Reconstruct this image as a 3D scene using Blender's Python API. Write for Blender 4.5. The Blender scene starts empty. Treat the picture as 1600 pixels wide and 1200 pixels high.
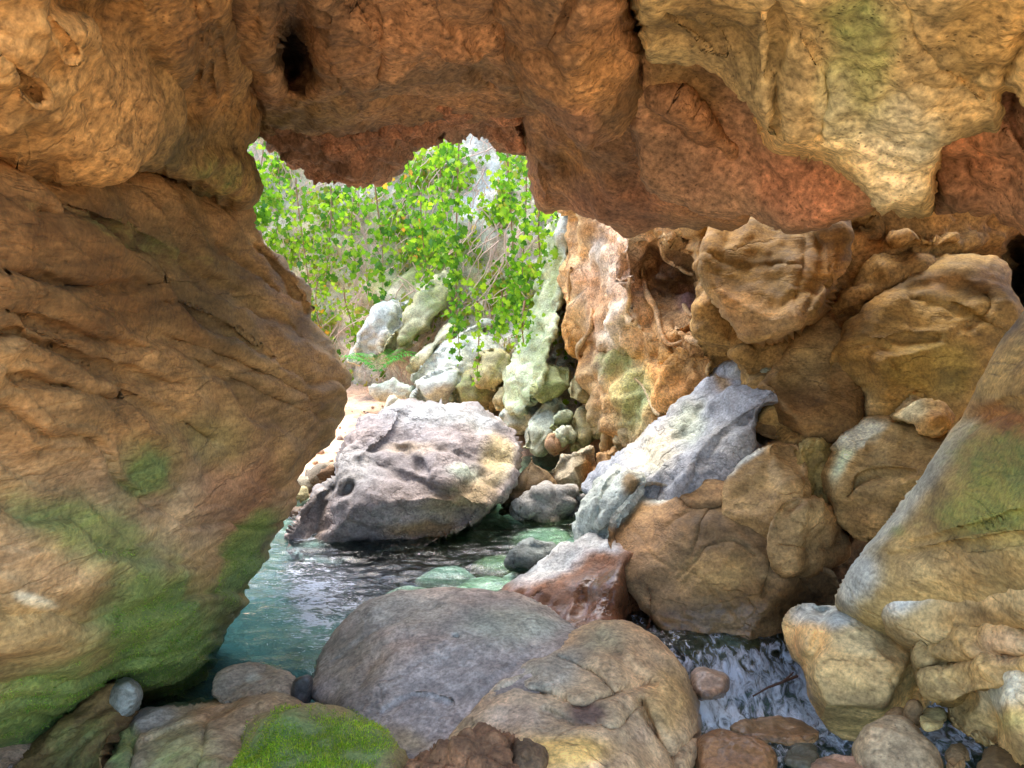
import bpy, math, random
import numpy as np
from mathutils import Vector

# ------------------------------------------------------------------ camera, sky, sun, exposure
scene = bpy.context.scene
C = scene.collection
FPX, HORIZON, CAMZ = 1155.0, 480.0, 1.6            # focal length and horizon row in 1600x1200 pixels
PITCH = math.atan((600.0 - HORIZON) / FPX)
cam_d = bpy.data.cameras.new('camera')
cam_d.sensor_width = 36.0
cam_d.lens = FPX / 1600.0 * 36.0
cam_d.clip_start, cam_d.clip_end = 0.05, 2000.0
cam = bpy.data.objects.new('camera', cam_d)
C.objects.link(cam)
cam.location = (0, 0, CAMZ)
cam.rotation_euler = (math.pi / 2 - PITCH, 0, 0)
scene.camera = cam

SUN_ELEV, SUN_AZ = math.radians(69), math.radians(345)   # azimuth clockwise from +Y: high beyond the opening, a little left
world = bpy.data.worlds.new('World')
scene.world = world
world.use_nodes = True
wn = world.node_tree
wn.nodes.clear()
sky = wn.nodes.new('ShaderNodeTexSky')
sky.sky_type = 'NISHITA'
sky.sun_disc = False
sky.sun_elevation = SUN_ELEV
sky.sun_rotation = SUN_AZ
sky.air_density, sky.dust_density, sky.ozone_density = 1.0, 3.0, 1.0
bg = wn.nodes.new('ShaderNodeBackground')
bg.inputs['Strength'].default_value = 0.15
wo = wn.nodes.new('ShaderNodeOutputWorld')
wn.links.new(sky.outputs[0], bg.inputs[0])
wn.links.new(bg.outputs[0], wo.inputs[0])

sun_d = bpy.data.lights.new('sun', 'SUN')
sun_d.energy = 0.5
sun_d.angle = math.radians(40)
sun_d.color = (1.0, 0.93, 0.82)
sun = bpy.data.objects.new('sun', sun_d)
C.objects.link(sun)
sdir = Vector((math.sin(SUN_AZ) * math.cos(SUN_ELEV), math.cos(SUN_AZ) * math.cos(SUN_ELEV), math.sin(SUN_ELEV)))
sun.rotation_euler = sdir.to_track_quat('Z', 'Y').to_euler()
sun.location = sdir * 40

vs = scene.view_settings
vs.view_transform, vs.look, vs.gamma, vs.use_curve_mapping = 'Standard', 'None', 1.0, False
vs.exposure = 2.68
scene.cycles.max_bounces = 10
scene.cycles.diffuse_bounces = 6
scene.cycles.glossy_bounces = 4
scene.cycles.transparent_max_bounces = 12
scene.cycles.sample_clamp_indirect = 6.0
scene.cycles.use_denoising = True

rng = np.random.default_rng(7)
random.seed(7)

# ------------------------------------------------------------------ numeric helpers
def lin(r, g, b):
    def f(v):
        v /= 255.0
        return v / 12.92 if v <= 0.04045 else ((v + 0.055) / 1.055) ** 2.4
    return np.array([f(r), f(g), f(b)])

CT, ST = math.cos(PITCH), math.sin(PITCH)
def at(px, py, Y):
    """The world point that stands at depth Y on the sight line through a photo pixel."""
    px, py, Y = np.asarray(px, float), np.asarray(py, float), np.asarray(Y, float)
    u, v = (px - 800.0) / FPX, (600.0 - py) / FPX
    ry = CT + v * ST
    rz = -ST + v * CT
    k = Y / ry
    return np.stack([u * k, Y + 0 * u, CAMZ + rz * k], -1)

_perm = np.random.default_rng(3).permutation(256)
_perm = np.concatenate([_perm, _perm, _perm])
_grad = np.random.default_rng(4).normal(size=(256, 3))
_grad /= np.linalg.norm(_grad, axis=1, keepdims=True)
_rv = np.random.default_rng(5).random((256, 3))

def perlin(P):
    I = np.floor(P).astype(int)
    Fr = P - I
    W = Fr * Fr * Fr * (Fr * (Fr * 6 - 15) + 10)
    I &= 255
    out = 0
    for dx in (0, 1):
        wx = W[:, 0] if dx else 1 - W[:, 0]
        hx = _perm[(I[:, 0] + dx) & 255]
        for dy in (0, 1):
            wy = W[:, 1] if dy else 1 - W[:, 1]
            hy = _perm[hx + ((I[:, 1] + dy) & 255)]
            for dz in (0, 1):
                wz = W[:, 2] if dz else 1 - W[:, 2]
                g = _grad[_perm[hy + ((I[:, 2] + dz) & 255)]]
                d = g[:, 0] * (Fr[:, 0] - dx) + g[:, 1] * (Fr[:, 1] - dy) + g[:, 2] * (Fr[:, 2] - dz)
                out = out + wx * wy * wz * d
    return out * 1.5

def fbm(P, size, octv=5, gain=0.5, ridged=False):
    Q = P / size
    a, s, tot = 1.0, 0, 0
    for k in range(octv):
        n = perlin(Q + 17.3 * k)
        if ridged:
            n = 0.6 - 2.0 * np.abs(n)
        s = s + a * n
        tot += a
        a *= gain
        Q = Q * 2.03
    return s / tot * 1.4

def worley(P, size):
    Q = P / size
    I = np.floor(Q).astype(int)
    Fr = Q - I
    f1 = np.full(len(P), 9.0)
    f2 = np.full(len(P), 9.0)
    cid = np.zeros(len(P), int)
    for dx in (-1, 0, 1):
        for dy in (-1, 0, 1):
            for dz in (-1, 0, 1):
                h = _perm[_perm[_perm[(I[:, 0] + dx) & 255] + ((I[:, 1] + dy) & 255)] + ((I[:, 2] + dz) & 255)]
                r = _rv[h]
                d = np.sqrt((dx + r[:, 0] - Fr[:, 0]) ** 2 + (dy + r[:, 1] - Fr[:, 1]) ** 2 + (dz + r[:, 2] - Fr[:, 2]) ** 2)
                near = d < f1
                f2 = np.where(near, f1, np.minimum(f2, d))
                cid = np.where(near, h, cid)
                f1 = np.where(near, d, f1)
    return f1, f2, cid

def tps(ctl):
    """Smooth depth field through control points (px, py, depth)."""
    A = np.array(ctl, float)
    n = len(A)
    if n == 1:
        return lambda x, y: np.full(np.shape(x), A[0, 2])
    X = A[:, :2] / 300.0
    def U(r2):
        return np.where(r2 > 0, r2 * np.log(np.maximum(r2, 1e-12)), 0)
    if n < 4:
        M = np.column_stack([np.ones(n), X])
        w = np.linalg.lstsq(M, A[:, 2], rcond=None)[0]
        return lambda x, y: w[0] + w[1] * x / 300.0 + w[2] * y / 300.0
    K = U(((X[:, None] - X[None]) ** 2).sum(-1)) + 0.02 * np.eye(n)
    Pm = np.column_stack([np.ones(n), X])
    M = np.block([[K, Pm], [Pm.T, np.zeros((3, 3))]])
    w = np.linalg.solve(M, np.concatenate([A[:, 2], np.zeros(3)]))
    lo, hi = A[:, 2].min() * 0.8, A[:, 2].max() * 1.2
    def f(x, y):
        x, y = np.asarray(x, float) / 300.0, np.asarray(y, float) / 300.0
        r = w[n] + w[n + 1] * x + w[n + 2] * y
        for i in range(n):
            r = r + w[i] * U((x - X[i, 0]) ** 2 + (y - X[i, 1]) ** 2)
        return np.clip(r, lo, hi)
    return f

def chaikin(pts, it, closed=True):
    p = np.array(pts, float)
    for _ in range(it):
        q = np.roll(p, -1, 0) if closed else p[1:]
        a = p if closed else p[:-1]
        n = np.empty((2 * len(a), 2))
        n[0::2] = 0.75 * a + 0.25 * q
        n[1::2] = 0.25 * a + 0.75 * q
        p = n if closed else np.vstack([p[:1], n, p[-1:]])
    return p

def resample(p, ds, closed=True):
    q = np.vstack([p, p[:1]]) if closed else p
    L = np.concatenate([[0], np.cumsum(np.linalg.norm(np.diff(q, axis=0), axis=1))])
    n = max(8 if closed else 2, int(L[-1] / ds))
    t = np.linspace(0, L[-1], n, endpoint=not closed)
    return np.column_stack([np.interp(t, L, q[:, 0]), np.interp(t, L, q[:, 1])])

def poly_dist(x, y, poly, closed=True):
    """Distance to a polyline, the nearest point on it and (closed) whether inside."""
    a = poly
    b = np.roll(poly, -1, 0) if closed else poly[1:]
    a = a if closed else poly[:-1]
    n = len(x)
    best = np.full(n, 1e18)
    nx, ny = np.zeros(n), np.zeros(n)
    inside = np.zeros(n, bool)
    for i in range(len(a)):
        ax, ay = a[i]
        bx, by = b[i]
        ex, ey = bx - ax, by - ay
        l2 = ex * ex + ey * ey + 1e-12
        t = np.clip(((x - ax) * ex + (y - ay) * ey) / l2, 0, 1)
        cx, cy = ax + t * ex, ay + t * ey
        d = (x - cx) ** 2 + (y - cy) ** 2
        m = d < best
        best = np.where(m, d, best)
        nx = np.where(m, cx, nx)
        ny = np.where(m, cy, ny)
        if closed and (ay > by or by > ay):
            c = ((ay > y) != (by > y))
            if c.any():
                xi = ax + (y - ay) / (by - ay) * ex
                inside ^= c & (x < xi)
    return np.sqrt(best), nx, ny, inside

def vnormals(V, Q):
    n = np.zeros_like(V)
    fn = np.cross(V[Q[:, 2]] - V[Q[:, 0]], V[Q[:, 3]] - V[Q[:, 1]])
    for k in range(4):
        for ax in range(3):
            n[:, ax] += np.bincount(Q[:, k], fn[:, ax], len(V))
    return n / (np.linalg.norm(n, axis=1, keepdims=True) + 1e-12)

# ------------------------------------------------------------------ materials
class NT:
    def __init__(self, name):
        self.m = bpy.data.materials.new(name)
        self.m.use_nodes = True
        self.t = self.m.node_tree
        self.t.nodes.clear()
        self.out = self.n('ShaderNodeOutputMaterial')
    def n(self, typ, **kw):
        nd = self.t.nodes.new(typ)
        for k, v in kw.items():
            setattr(nd, k, v)
        return nd
    def link(self, a, b):
        self.t.links.new(a, b)
    def put(self, sock, v):
        if hasattr(v, 'is_linked'):
            self.link(v, sock)
        else:
            sock.default_value = v
    def math(self, op, a, b=0.0, c=0.0, clamp=False):
        nd = self.n('ShaderNodeMath', operation=op, use_clamp=clamp)
        for i, v in enumerate((a, b, c)):
            self.put(nd.inputs[i], v)
        return nd.outputs[0]
    def rng(self, v, a, b, c, d, smooth=False):
        nd = self.n('ShaderNodeMapRange', interpolation_type='SMOOTHSTEP' if smooth else 'LINEAR')
        for i, x in enumerate((v, a, b, c, d)):
            self.put(nd.inputs[i], x)
        return nd.outputs[0]
    def mix(self, f, a, b, blend='MIX'):
        nd = self.n('ShaderNodeMix', data_type='RGBA', blend_type=blend)
        self.put(nd.inputs[0], f)
        self.put(nd.inputs[6], a)
        self.put(nd.inputs[7], b)
        return nd.outputs[2]
    def noise(self, vec, scale, detail=6, rough=0.6, dist=0.0):
        nd = self.n('ShaderNodeTexNoise')
        self.put(nd.inputs['Vector'], vec)
        nd.inputs['Scale'].default_value = scale
        nd.inputs['Detail'].default_value = detail
        nd.inputs['Roughness'].default_value = rough
        nd.inputs['Distortion'].default_value = dist
        return nd.outputs[0]
    def grey(self, v):
        nd = self.n('ShaderNodeCombineColor')
        for i in range(3):
            self.link(v, nd.inputs[i])
        return nd.outputs[0]

def rock_material(name, stretch=(1, 1, 1), rot=(0, 0, 0), contrast=1.0, bump=1.0, pits=0.3, cracks=0.6,
                  rough=0.78, fine=1.0, tint=(1.12, 0.96, 0.84), grain=60.0, spec=0.35, wrinkle=1.0, adet=6):
    s = NT(name)
    tc = s.n('ShaderNodeTexCoord')
    mp = s.n('ShaderNodeMapping')
    mp.inputs['Scale'].default_value = stretch
    mp.inputs['Rotation'].default_value = rot
    s.link(tc.outputs['Object'], mp.inputs[0])
    v, vo = mp.outputs[0], tc.outputs['Object']
    col = s.n('ShaderNodeAttribute', attribute_name='Col')
    wet = s.n('ShaderNodeAttribute', attribute_name='Wet')
    A = s.noise(v, 2.3, adet, 0.6)
    B = s.noise(v, 12.0, 6, 0.68)
    G = s.noise(vo, grain, 3, 0.7)
    D = s.noise(vo, 1.4, 3, 0.55)
    n1 = s.noise(v, 2.1, 5, 0.55)
    n2 = s.noise(v, 6.5, 4, 0.55)
    c1 = s.rng(s.math('ABSOLUTE', s.math('SUBTRACT', n1, 0.5)), 0.0, 0.022, 1.0, 0.0)
    c2 = s.rng(s.math('ABSOLUTE', s.math('SUBTRACT', n2, 0.5)), 0.0, 0.035, 1.0, 0.0)
    crk = s.math('MAXIMUM', s.math('MULTIPLY', c1, s.rng(A, 0.42, 0.6, 0.25, 1.0)), s.math('MULTIPLY', c2, s.rng(D, 0.45, 0.62, 0.1, 0.75)))
    crk = s.math('MULTIPLY', crk, cracks)
    rdg = s.math('ABSOLUTE', s.math('SUBTRACT', n2, 0.5))
    pv = s.n('ShaderNodeTexVoronoi')
    s.link(vo, pv.inputs['Vector'])
    pv.inputs['Scale'].default_value = 24.0
    pit = s.math('MULTIPLY', s.rng(pv.outputs[0], 0.0, 0.33, 1.0, 0.0, True), s.rng(B, 0.48, 0.62, 0.0, pits, True))
    pv2 = s.n('ShaderNodeTexVoronoi')
    s.link(vo, pv2.inputs['Vector'])
    pv2.inputs['Scale'].default_value = 58.0
    pit2 = s.math('MULTIPLY', s.rng(pv2.outputs[0], 0.0, 0.30, 1.0, 0.0, True), s.rng(n2, 0.46, 0.60, 0.0, pits, True))
    pit = s.math('MAXIMUM', pit, s.math('MULTIPLY', pit2, 0.8))
    fa = s.rng(A, 0.28, 0.72, 1 - 0.5 * contrast, 1 + 0.5 * contrast)
    fb = s.rng(B, 0.3, 0.7, 1 - 0.34 * contrast, 1 + 0.34 * contrast)
    fg = s.rng(G, 0.3, 0.7, 1 - 0.38 * fine, 1 + 0.38 * fine)
    f = s.math('MULTIPLY', s.math('MULTIPLY', fa, fb), fg)
    f = s.math('MULTIPLY', f, s.math('SUBTRACT', 1.0, s.math('MULTIPLY', crk, 0.55)))
    f = s.math('MULTIPLY', f, s.math('SUBTRACT', 1.0, s.math('MULTIPLY', pit, 0.6)))
    f = s.math('MULTIPLY', f, s.math('SUBTRACT', 1.0, s.math('MULTIPLY', wet.outputs['Fac'], 0.35)))
    base = s.mix(s.rng(D, 0.35, 0.65, 0, 1, True), col.outputs['Color'],
                 s.mix(1.0, col.outputs['Color'], (tint[0], tint[1], tint[2], 1), 'MULTIPLY'))
    base = s.mix(1.0, base, s.grey(f), 'MULTIPLY')
    # moss lies where the colour attribute's alpha is high, broken up by noise
    mm = s.math('ADD', col.outputs['Alpha'], s.math('MULTIPLY', s.math('SUBTRACT', B, 0.5), 1.1))
    mm = s.rng(mm, 0.22, 0.95, 0.0, 1.0, True)
    mcol = s.mix(s.rng(G, 0.35, 0.65, 0, 1), (0.110, 0.190, 0.060, 1), (0.240, 0.340, 0.100, 1))
    mcol = s.mix(s.rng(A, 0.35, 0.65, 0, 1), mcol, s.mix(1.0, mcol, (1.35, 1.15, 0.8, 1), 'MULTIPLY'))
    base = s.mix(s.math('MULTIPLY', mm, 0.88), base, mcol)
    worn = s.rng(s.noise(vo, 1.9, 3, 0.6), 0.36, 0.66, 0.12, 1.0, True)
    h = s.math('ADD', s.math('MULTIPLY', A, 0.55), s.math('MULTIPLY', s.math('MULTIPLY', B, worn), 0.32 * wrinkle))
    h = s.math('ADD', h, s.math('MULTIPLY', G, 0.05 * fine))
    h = s.math('SUBTRACT', h, s.math('MULTIPLY', crk, 0.16))
    h = s.math('ADD', h, s.math('MULTIPLY', s.math('MULTIPLY', rdg, worn), 0.4 * wrinkle))
    h = s.math('SUBTRACT', h, s.math('MULTIPLY', pit, 0.12))
    h = s.math('ADD', h, s.math('MULTIPLY', s.math('MULTIPLY', mm, G), 0.25))
    bp = s.n('ShaderNodeBump')
    bp.inputs['Strength'].default_value = 0.9
    bp.inputs['Distance'].default_value = 0.09 * bump
    s.link(h, bp.inputs['Height'])
    p = s.n('ShaderNodeBsdfPrincipled')
    s.link(base, p.inputs['Base Color'])
    s.link(bp.outputs[0], p.inputs['Normal'])
    r = s.math('ADD', rough, s.math('MULTIPLY', s.math('SUBTRACT', B, 0.5), 0.3), clamp=True)
    r = s.math('MULTIPLY', r, s.math('SUBTRACT', 1.0, s.math('MULTIPLY', wet.outputs['Fac'], 0.72)))
    s.link(r, p.inputs['Roughness'])
    p.inputs['Specular IOR Level'].default_value = spec
    s.link(p.outputs[0], s.out.inputs[0])
    return s.m

M_SMOOTH = rock_material('water_worn_rock', stretch=(1.0, 0.6, 2.2), rot=(0.2, -0.35, 0), contrast=1.15, bump=0.55, wrinkle=0.15, pits=0.4, cracks=0.6, fine=1.0, adet=3)
M_WALL = rock_material('flow_banded_rock', stretch=(0.9, 0.6, 2.4), rot=(0.32, 0.0, 0), contrast=1.05, bump=0.5, wrinkle=0.12, pits=0.3, cracks=0.6, fine=0.9, adet=3)
M_ROUGH = rock_material('crumbly_cave_rock', contrast=1.0, bump=0.5, wrinkle=0.12, pits=1.0, cracks=0.6, fine=1.5, grain=40.0, adet=3)
M_TUFA = rock_material('pitted_tufa', contrast=1.1, bump=1.0, pits=0.5, cracks=0.7, fine=1.3, tint=(1.15, 0.92, 0.78))
M_BOULDER = rock_material('boulder_limestone', stretch=(1, 1, 1.6), contrast=1.1, bump=0.5, wrinkle=0.25, pits=0.6, cracks=0.7, fine=1.1, adet=4)
M_PALE = rock_material('pale_limestone', stretch=(1, 1, 1.4), contrast=0.95, bump=0.8, wrinkle=0.6, pits=0.7, cracks=0.75, tint=(1.08, 0.98, 0.88))
M_BED = rock_material('stream_bed', contrast=0.9, bump=0.8, pits=0.5, cracks=0.3, tint=(1.1, 0.95, 0.8))

# ------------------------------------------------------------------ mesh output
def put_mesh(name, V, faces, mat, parent=None, col=None, wet=None, smooth=True, origin=None):
    """One mesh object; its origin is at the middle of its base (or at its parent's)."""
    V = np.asarray(V, float)
    if parent is not None:
        org = np.array(parent.location) if origin is None else np.asarray(origin, float)
    else:
        org = np.array([V[:, 0].mean(), V[:, 1].mean(), V[:, 2].min()]) if origin is None else np.asarray(origin, float)
    me = bpy.data.meshes.new(name)
    faces = np.asarray(faces, int)
    nv, nf, k = len(V), len(faces), faces.shape[1]
    me.vertices.add(nv)
    me.vertices.foreach_set('co', (V - org).astype(np.float32).ravel())
    me.loops.add(nf * k)
    me.loops.foreach_set('vertex_index', faces.ravel().astype(np.int32))
    me.polygons.add(nf)
    me.polygons.foreach_set('loop_start', (np.arange(nf) * k).astype(np.int32))
    me.polygons.foreach_set('loop_total', np.full(nf, k, np.int32))
    me.update(calc_edges=True)
    if smooth:
        me.polygons.foreach_set('use_smooth', np.ones(nf, bool))
    if col is not None:
        a = me.attributes.new('Col', 'FLOAT_COLOR', 'POINT')
        a.data.foreach_set('color', np.asarray(col, np.float32).ravel())
    if wet is not None:
        a = me.attributes.new('Wet', 'FLOAT', 'POINT')
        a.data.foreach_set('value', np.asarray(wet, np.float32).ravel())
    me.materials.append(mat)
    o = bpy.data.objects.new(name, me)
    C.objects.link(o)
    if parent is not None:
        o.parent = parent
    else:
        o.location = org
    return o

def tag(o, label=None, cat=None, group=None, kind=None):
    if label: o['label'] = label
    if cat: o['category'] = cat
    if group: o['group'] = group
    if kind: o['kind'] = kind
    return o

# ------------------------------------------------------------------ the rock builder
MADE = {}
def mute(c, k=0.20):
    """Limestone is a little greyer than it looks by warm bounced light."""
    c = np.asarray(c, float)
    l = (c @ np.array([0.3, 0.55, 0.15]))[..., None]
    c = (c * (1 - k) + l * k) * np.array([0.95, 1.07, 0.98])
    sat = 1 - c.min(-1) / (c.max(-1) + 1e-9)
    c[..., 2] *= 1 - 0.26 * sat
    return c
def rock(name, outline, ctl, label, cat='rock', T=0.2, R=45, Tb=0.5, step=4.0, sm=2, jag=1.5,
         noise=(('fbm', 0.5, 0.035), ('ridge', 0.25, 0.012), ('fbm', 0.08, 0.006)), col=(0.3, 0.2, 0.12),
         patches=(), grooves=(), bumps=(), mat=None, group=None, kind=None, wet=(), moss=(), key=None, colvar=0.25, rug=1.0, pw=2.6, cuts=0):
    """A solid rock: its visible outline and the depth of its near face are given, the body is rounded off
    towards the outline and closed by a rounded far side."""
    col = np.asarray(col, float)
    pl = chaikin(outline, sm) if sm else np.array(outline, float)
    pl = resample(pl, max(3.0, step))
    if jag:
        seed = (sum(map(ord, label)) % 97) * 3.1
        q = np.column_stack([pl / 26.0, np.full(len(pl), seed)])
        pl = pl + jag * 2.2 * np.column_stack([fbm(q, 1, 3), fbm(q + 31.7, 1, 3)])
    x0, y0 = pl.min(0) - step
    x1, y1 = pl.max(0) + step
    nx, ny = int((x1 - x0) / step) + 2, int((y1 - y0) / step) + 2
    gx, gy = np.meshgrid(x0 + step * np.arange(nx), y0 + step * np.arange(ny))
    X, Yp = gx.ravel().copy(), gy.ravel().copy()
    d, cx, cy, ins = poly_dist(X, Yp, pl)
    sd = np.where(ins, d, -d)
    sel = sd > -0.75 * step
    ii = np.arange(nx * ny).reshape(ny, nx)
    Q = np.stack([ii[:-1, :-1], ii[:-1, 1:], ii[1:, 1:], ii[1:, :-1]], -1).reshape(-1, 4)
    Q = Q[sel[Q].all(1)]
    # boundary vertices of the kept cells sit on the outline
    E = np.concatenate([Q[:, [0, 1]], Q[:, [1, 2]], Q[:, [2, 3]], Q[:, [3, 0]]])
    Es = np.sort(E, 1)
    keyE = Es[:, 0].astype(np.int64) * (nx * ny) + Es[:, 1]
    u, cnt = np.unique(keyE, return_counts=True)
    be = u[cnt == 1]
    bverts = np.unique(np.concatenate([be // (nx * ny), be % (nx * ny)]))
    isb = np.zeros(nx * ny, bool)
    isb[bverts] = True
    snap = isb | (sd < 0.3 * step)
    X = np.where(snap, cx, X)
    Yp = np.where(snap, cy, Yp)
    sd = np.where(snap, 0, sd)
    # even out the cells near the outline
    bsel = np.zeros(nx * ny, bool)
    bsel[np.unique(Q)] = True
    EE = np.concatenate([np.stack([be // (nx * ny), be % (nx * ny)], 1)])
    AE = np.stack([u // (nx * ny), u % (nx * ny)], 1)
    band = bsel & (~isb) & (sd < 4.5 * step)
    deg = np.bincount(AE.ravel(), minlength=nx * ny).astype(float) + 1e-9
    degb = np.bincount(EE.ravel(), minlength=nx * ny).astype(float) + 1e-9
    for it in range(8):
        for (E2, dg, mk) in ((EE, degb, isb), (AE, deg, band)):
            sx = np.bincount(E2[:, 0], X[E2[:, 1]], nx * ny) + np.bincount(E2[:, 1], X[E2[:, 0]], nx * ny)
            sy = np.bincount(E2[:, 0], Yp[E2[:, 1]], nx * ny) + np.bincount(E2[:, 1], Yp[E2[:, 0]], nx * ny)
            X = np.where(mk, 0.4 * X + 0.6 * sx / dg, X)
            Yp = np.where(mk, 0.4 * Yp + 0.6 * sy / dg, Yp)
        bi0 = np.where(isb)[0]
        if it % 2 == 1:
            _, X[bi0], Yp[bi0], _ = poly_dist(X[bi0], Yp[bi0], pl)
    bd = np.where(band)[0]
    d2, _, _, in2 = poly_dist(X[bd], Yp[bd], pl)
    sd[bd] = np.where(in2, d2, 0)
    sd[isb] = 0
    used = np.unique(Q)
    remap = -np.ones(nx * ny, int)
    remap[used] = np.arange(len(used))
    X, Yp, sd, isb = X[used], Yp[used], sd[used], isb[used]
    Q = remap[Q]
    t = np.clip(sd / R, 0, 1)
    prof = (1 - (1 - t) ** pw) ** (1 / pw)
    f = tps(ctl)
    front = f(X, Yp) + T * (1 - prof)
    for g in grooves:
        gp, w, dep = g[0], g[1], g[2]
        gl = resample(chaikin(gp, 2, False), 6, False)
        gl = gl + 3.0 * np.column_stack([fbm(np.column_stack([gl / 30.0, gl[:, :1] * 0 + 3]), 1, 3),
                                         fbm(np.column_stack([gl / 30.0, gl[:, :1] * 0 + 9]), 1, 3)])
        dd = poly_dist(X, Yp, gl, False)[0]
        front = front + dep * np.exp(-(dd / w) ** 2) * np.clip(sd / 12.0, 0, 1)
    for (bx, by, rx, ry, ang, amp) in bumps:
        ca, sa = math.cos(math.radians(ang)), math.sin(math.radians(ang))
        lx, ly = (X - bx) * ca + (Yp - by) * sa, -(X - bx) * sa + (Yp - by) * ca
        r = (lx / rx) ** 2 + (ly / ry) ** 2
        front = front - amp * np.exp(-r * r) * np.clip(sd / 10.0, 0, 1)
    back = f(X, Yp) + T + Tb * prof
    n = len(X)
    bi = np.where(isb)[0]
    bmap = np.arange(n) + n
    bmap[bi] = bi
    keep = np.ones(2 * n, bool)
    keep[bi + n] = False
    V = np.vstack([at(X, Yp, front), at(X, Yp, back)])
    F = np.vstack([Q[:, ::-1], bmap[Q]])
    cmp_ = np.cumsum(keep) - 1
    V = V[keep]
    F = cmp_[F]
    PX = np.concatenate([X, X])[keep]
    PY = np.concatenate([Yp, Yp])[keep]
    if cuts:                                   # flat fracture faces
        rg = np.random.default_rng(sum(map(ord, label)))
        cen = V[:n].mean(0)
        view = np.array([0, 0, CAMZ]) - cen
        view /= np.linalg.norm(view)
        room = np.zeros(n)
        shift = np.zeros(n)
        room[:] = np.abs(back - front) * (~isb)
        for k in range(cuts):
            nrm = rg.normal(size=3)
            nrm /= np.linalg.norm(nrm)
            nrm = nrm * 0.85 + view * (0.55 + 0.5 * rg.random())
            nrm /= np.linalg.norm(nrm)
            ray = V[:n] - np.array([0, 0, CAMZ])
            ray /= np.linalg.norm(ray, axis=1)[:, None]
            pr = (V[:n] + ray * shift[:, None] - cen) @ nrm
            lim = np.quantile(pr, 0.72 + 0.24 * rg.random())
            over = np.clip(pr - lim, 0, None) / np.clip(-(ray @ nrm), 0.25, 1)
            over = np.minimum(over * 0.92, 0.35 * room)
            room = room - over
            shift = shift + over
        eds = np.concatenate([Q[:, [0, 1]], Q[:, [1, 2]], Q[:, [2, 3]], Q[:, [3, 0]]])
        dg = np.bincount(eds[:, 0], minlength=n) + np.bincount(eds[:, 1], minlength=n)
        for _ in range(3):
            sm_ = np.bincount(eds[:, 0], shift[eds[:, 1]], n) + np.bincount(eds[:, 1], shift[eds[:, 0]], n)
            shift = np.where(isb, 0, 0.5 * shift + 0.5 * sm_ / np.maximum(dg, 1))
        ray = V[:n] - np.array([0, 0, CAMZ])
        ray /= np.linalg.norm(ray, axis=1)[:, None]
        V[:n] += ray * shift[:, None]
    N = vnormals(V, F)
    # orientation: the near side's normals point to the camera
    if (N[:n] * (np.array([0, 0, CAMZ]) - V[:n])).sum() < 0:
        F = F[:, ::-1]
        N = -N
    off = (sum(map(ord, label)) % 50) * 1.37
    disp = 0
    for spec in tuple(noise) + ((('facet', 0.5, 0.030 * rug), ('facet', 0.22, 0.012 * rug), ('ridge', 0.17, 0.012 * rug)) if rug else ()):
        kind_, size, amp = spec[:3]
        if size <= 0.08 and kind_ in ('fbm', 'ridge'):
            amp *= 0.4
        elif kind_ == 'ridge':
            amp *= 0.6
        if kind_ == 'fbm':
            disp = disp + amp * fbm(V + off, size, 4)
        elif kind_ == 'ridge':
            disp = disp + amp * fbm(V + off, size, 4, ridged=True)
        elif kind_ == 'cell':          # rounded lumps divided by creases
            w = V + off + 0.25 * size * np.stack([fbm(V + off, size, 2), fbm(V + off + 9, size, 2), fbm(V + off + 5, size, 2)], -1)
            f1, f2, _ = worley(w, size)
            disp = disp + amp * (np.clip((f2 - f1) * 2.2, 0, 1) - 0.6)
        elif kind_ == 'pit':
            f1, f2, _ = worley(V + off, size)
            disp = disp - amp * np.clip(1 - f1 * 1.9, 0, 1)
        elif kind_ == 'facet':         # broken planes
            w = V + off + 0.15 * size * np.stack([fbm(V + off, size, 2), fbm(V + off + 9, size, 2), fbm(V + off + 5, size, 2)], -1)
            f1, f2, cid = worley(w, size)
            gr = _grad[cid]
            edge = np.clip((f2 - f1) * 3.5, 0, 1)
            disp = disp + amp * edge * (2.0 * np.sin(3.0 * (w / size * gr).sum(1)) * 0.5 + (_rv[cid, 0] - 0.5)) 
        elif kind_ == 'strata':        # bedding: spec[3] is the bedding normal
            nv = np.array(spec[3], float)
            nv /= np.linalg.norm(nv)
            s = (V + 0.18 * np.stack([fbm(V + off, 0.9, 3)] * 3, -1)) @ nv / size
            fr = s - np.floor(s)
            hsh = _rv[np.floor(s).astype(int) & 255, 1]
            saw = np.where(fr < 0.85, fr / 0.85, (1 - fr) / 0.15)
            disp = disp + amp * (saw - 0.5 + 1.2 * (hsh - 0.5))
    V = V + N * np.asarray(disp)[:, None] if len(noise) else V
    # colours
    nz = fbm(V + 40, 0.35, 4)
    cc = np.tile(col, (len(V), 1))
    for (bx, by, rx, ry, ang, pc, st) in patches:
        ca, sa = math.cos(math.radians(ang)), math.sin(math.radians(ang))
        lx, ly = (PX - bx) * ca + (PY - by) * sa, -(PX - bx) * sa + (PY - by) * ca
        r = np.sqrt((lx / rx) ** 2 + (ly / ry) ** 2) + 0.55 * nz
        w = st * np.clip(1.5 - r, 0, 1)
        w = w * w * (3 - 2 * w)
        cc = cc * (1 - w[:, None]) + np.asarray(pc, float) * w[:, None]
    cc = cc * (1 + colvar * fbm(V + 70, 0.6, 4))[:, None]
    cc = mute(cc)
    al = np.zeros(len(V))
    for (bx, by, rx, ry, ang, st) in moss:
        ca, sa = math.cos(math.radians(ang)), math.sin(math.radians(ang))
        lx, ly = (PX - bx) * ca + (PY - by) * sa, -(PX - bx) * sa + (PY - by) * ca
        r = np.sqrt((lx / rx) ** 2 + (ly / ry) ** 2) + 0.45 * nz
        al = np.maximum(al, st * np.clip(1.6 - r, 0, 1))
    we = np.zeros(len(V))
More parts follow.
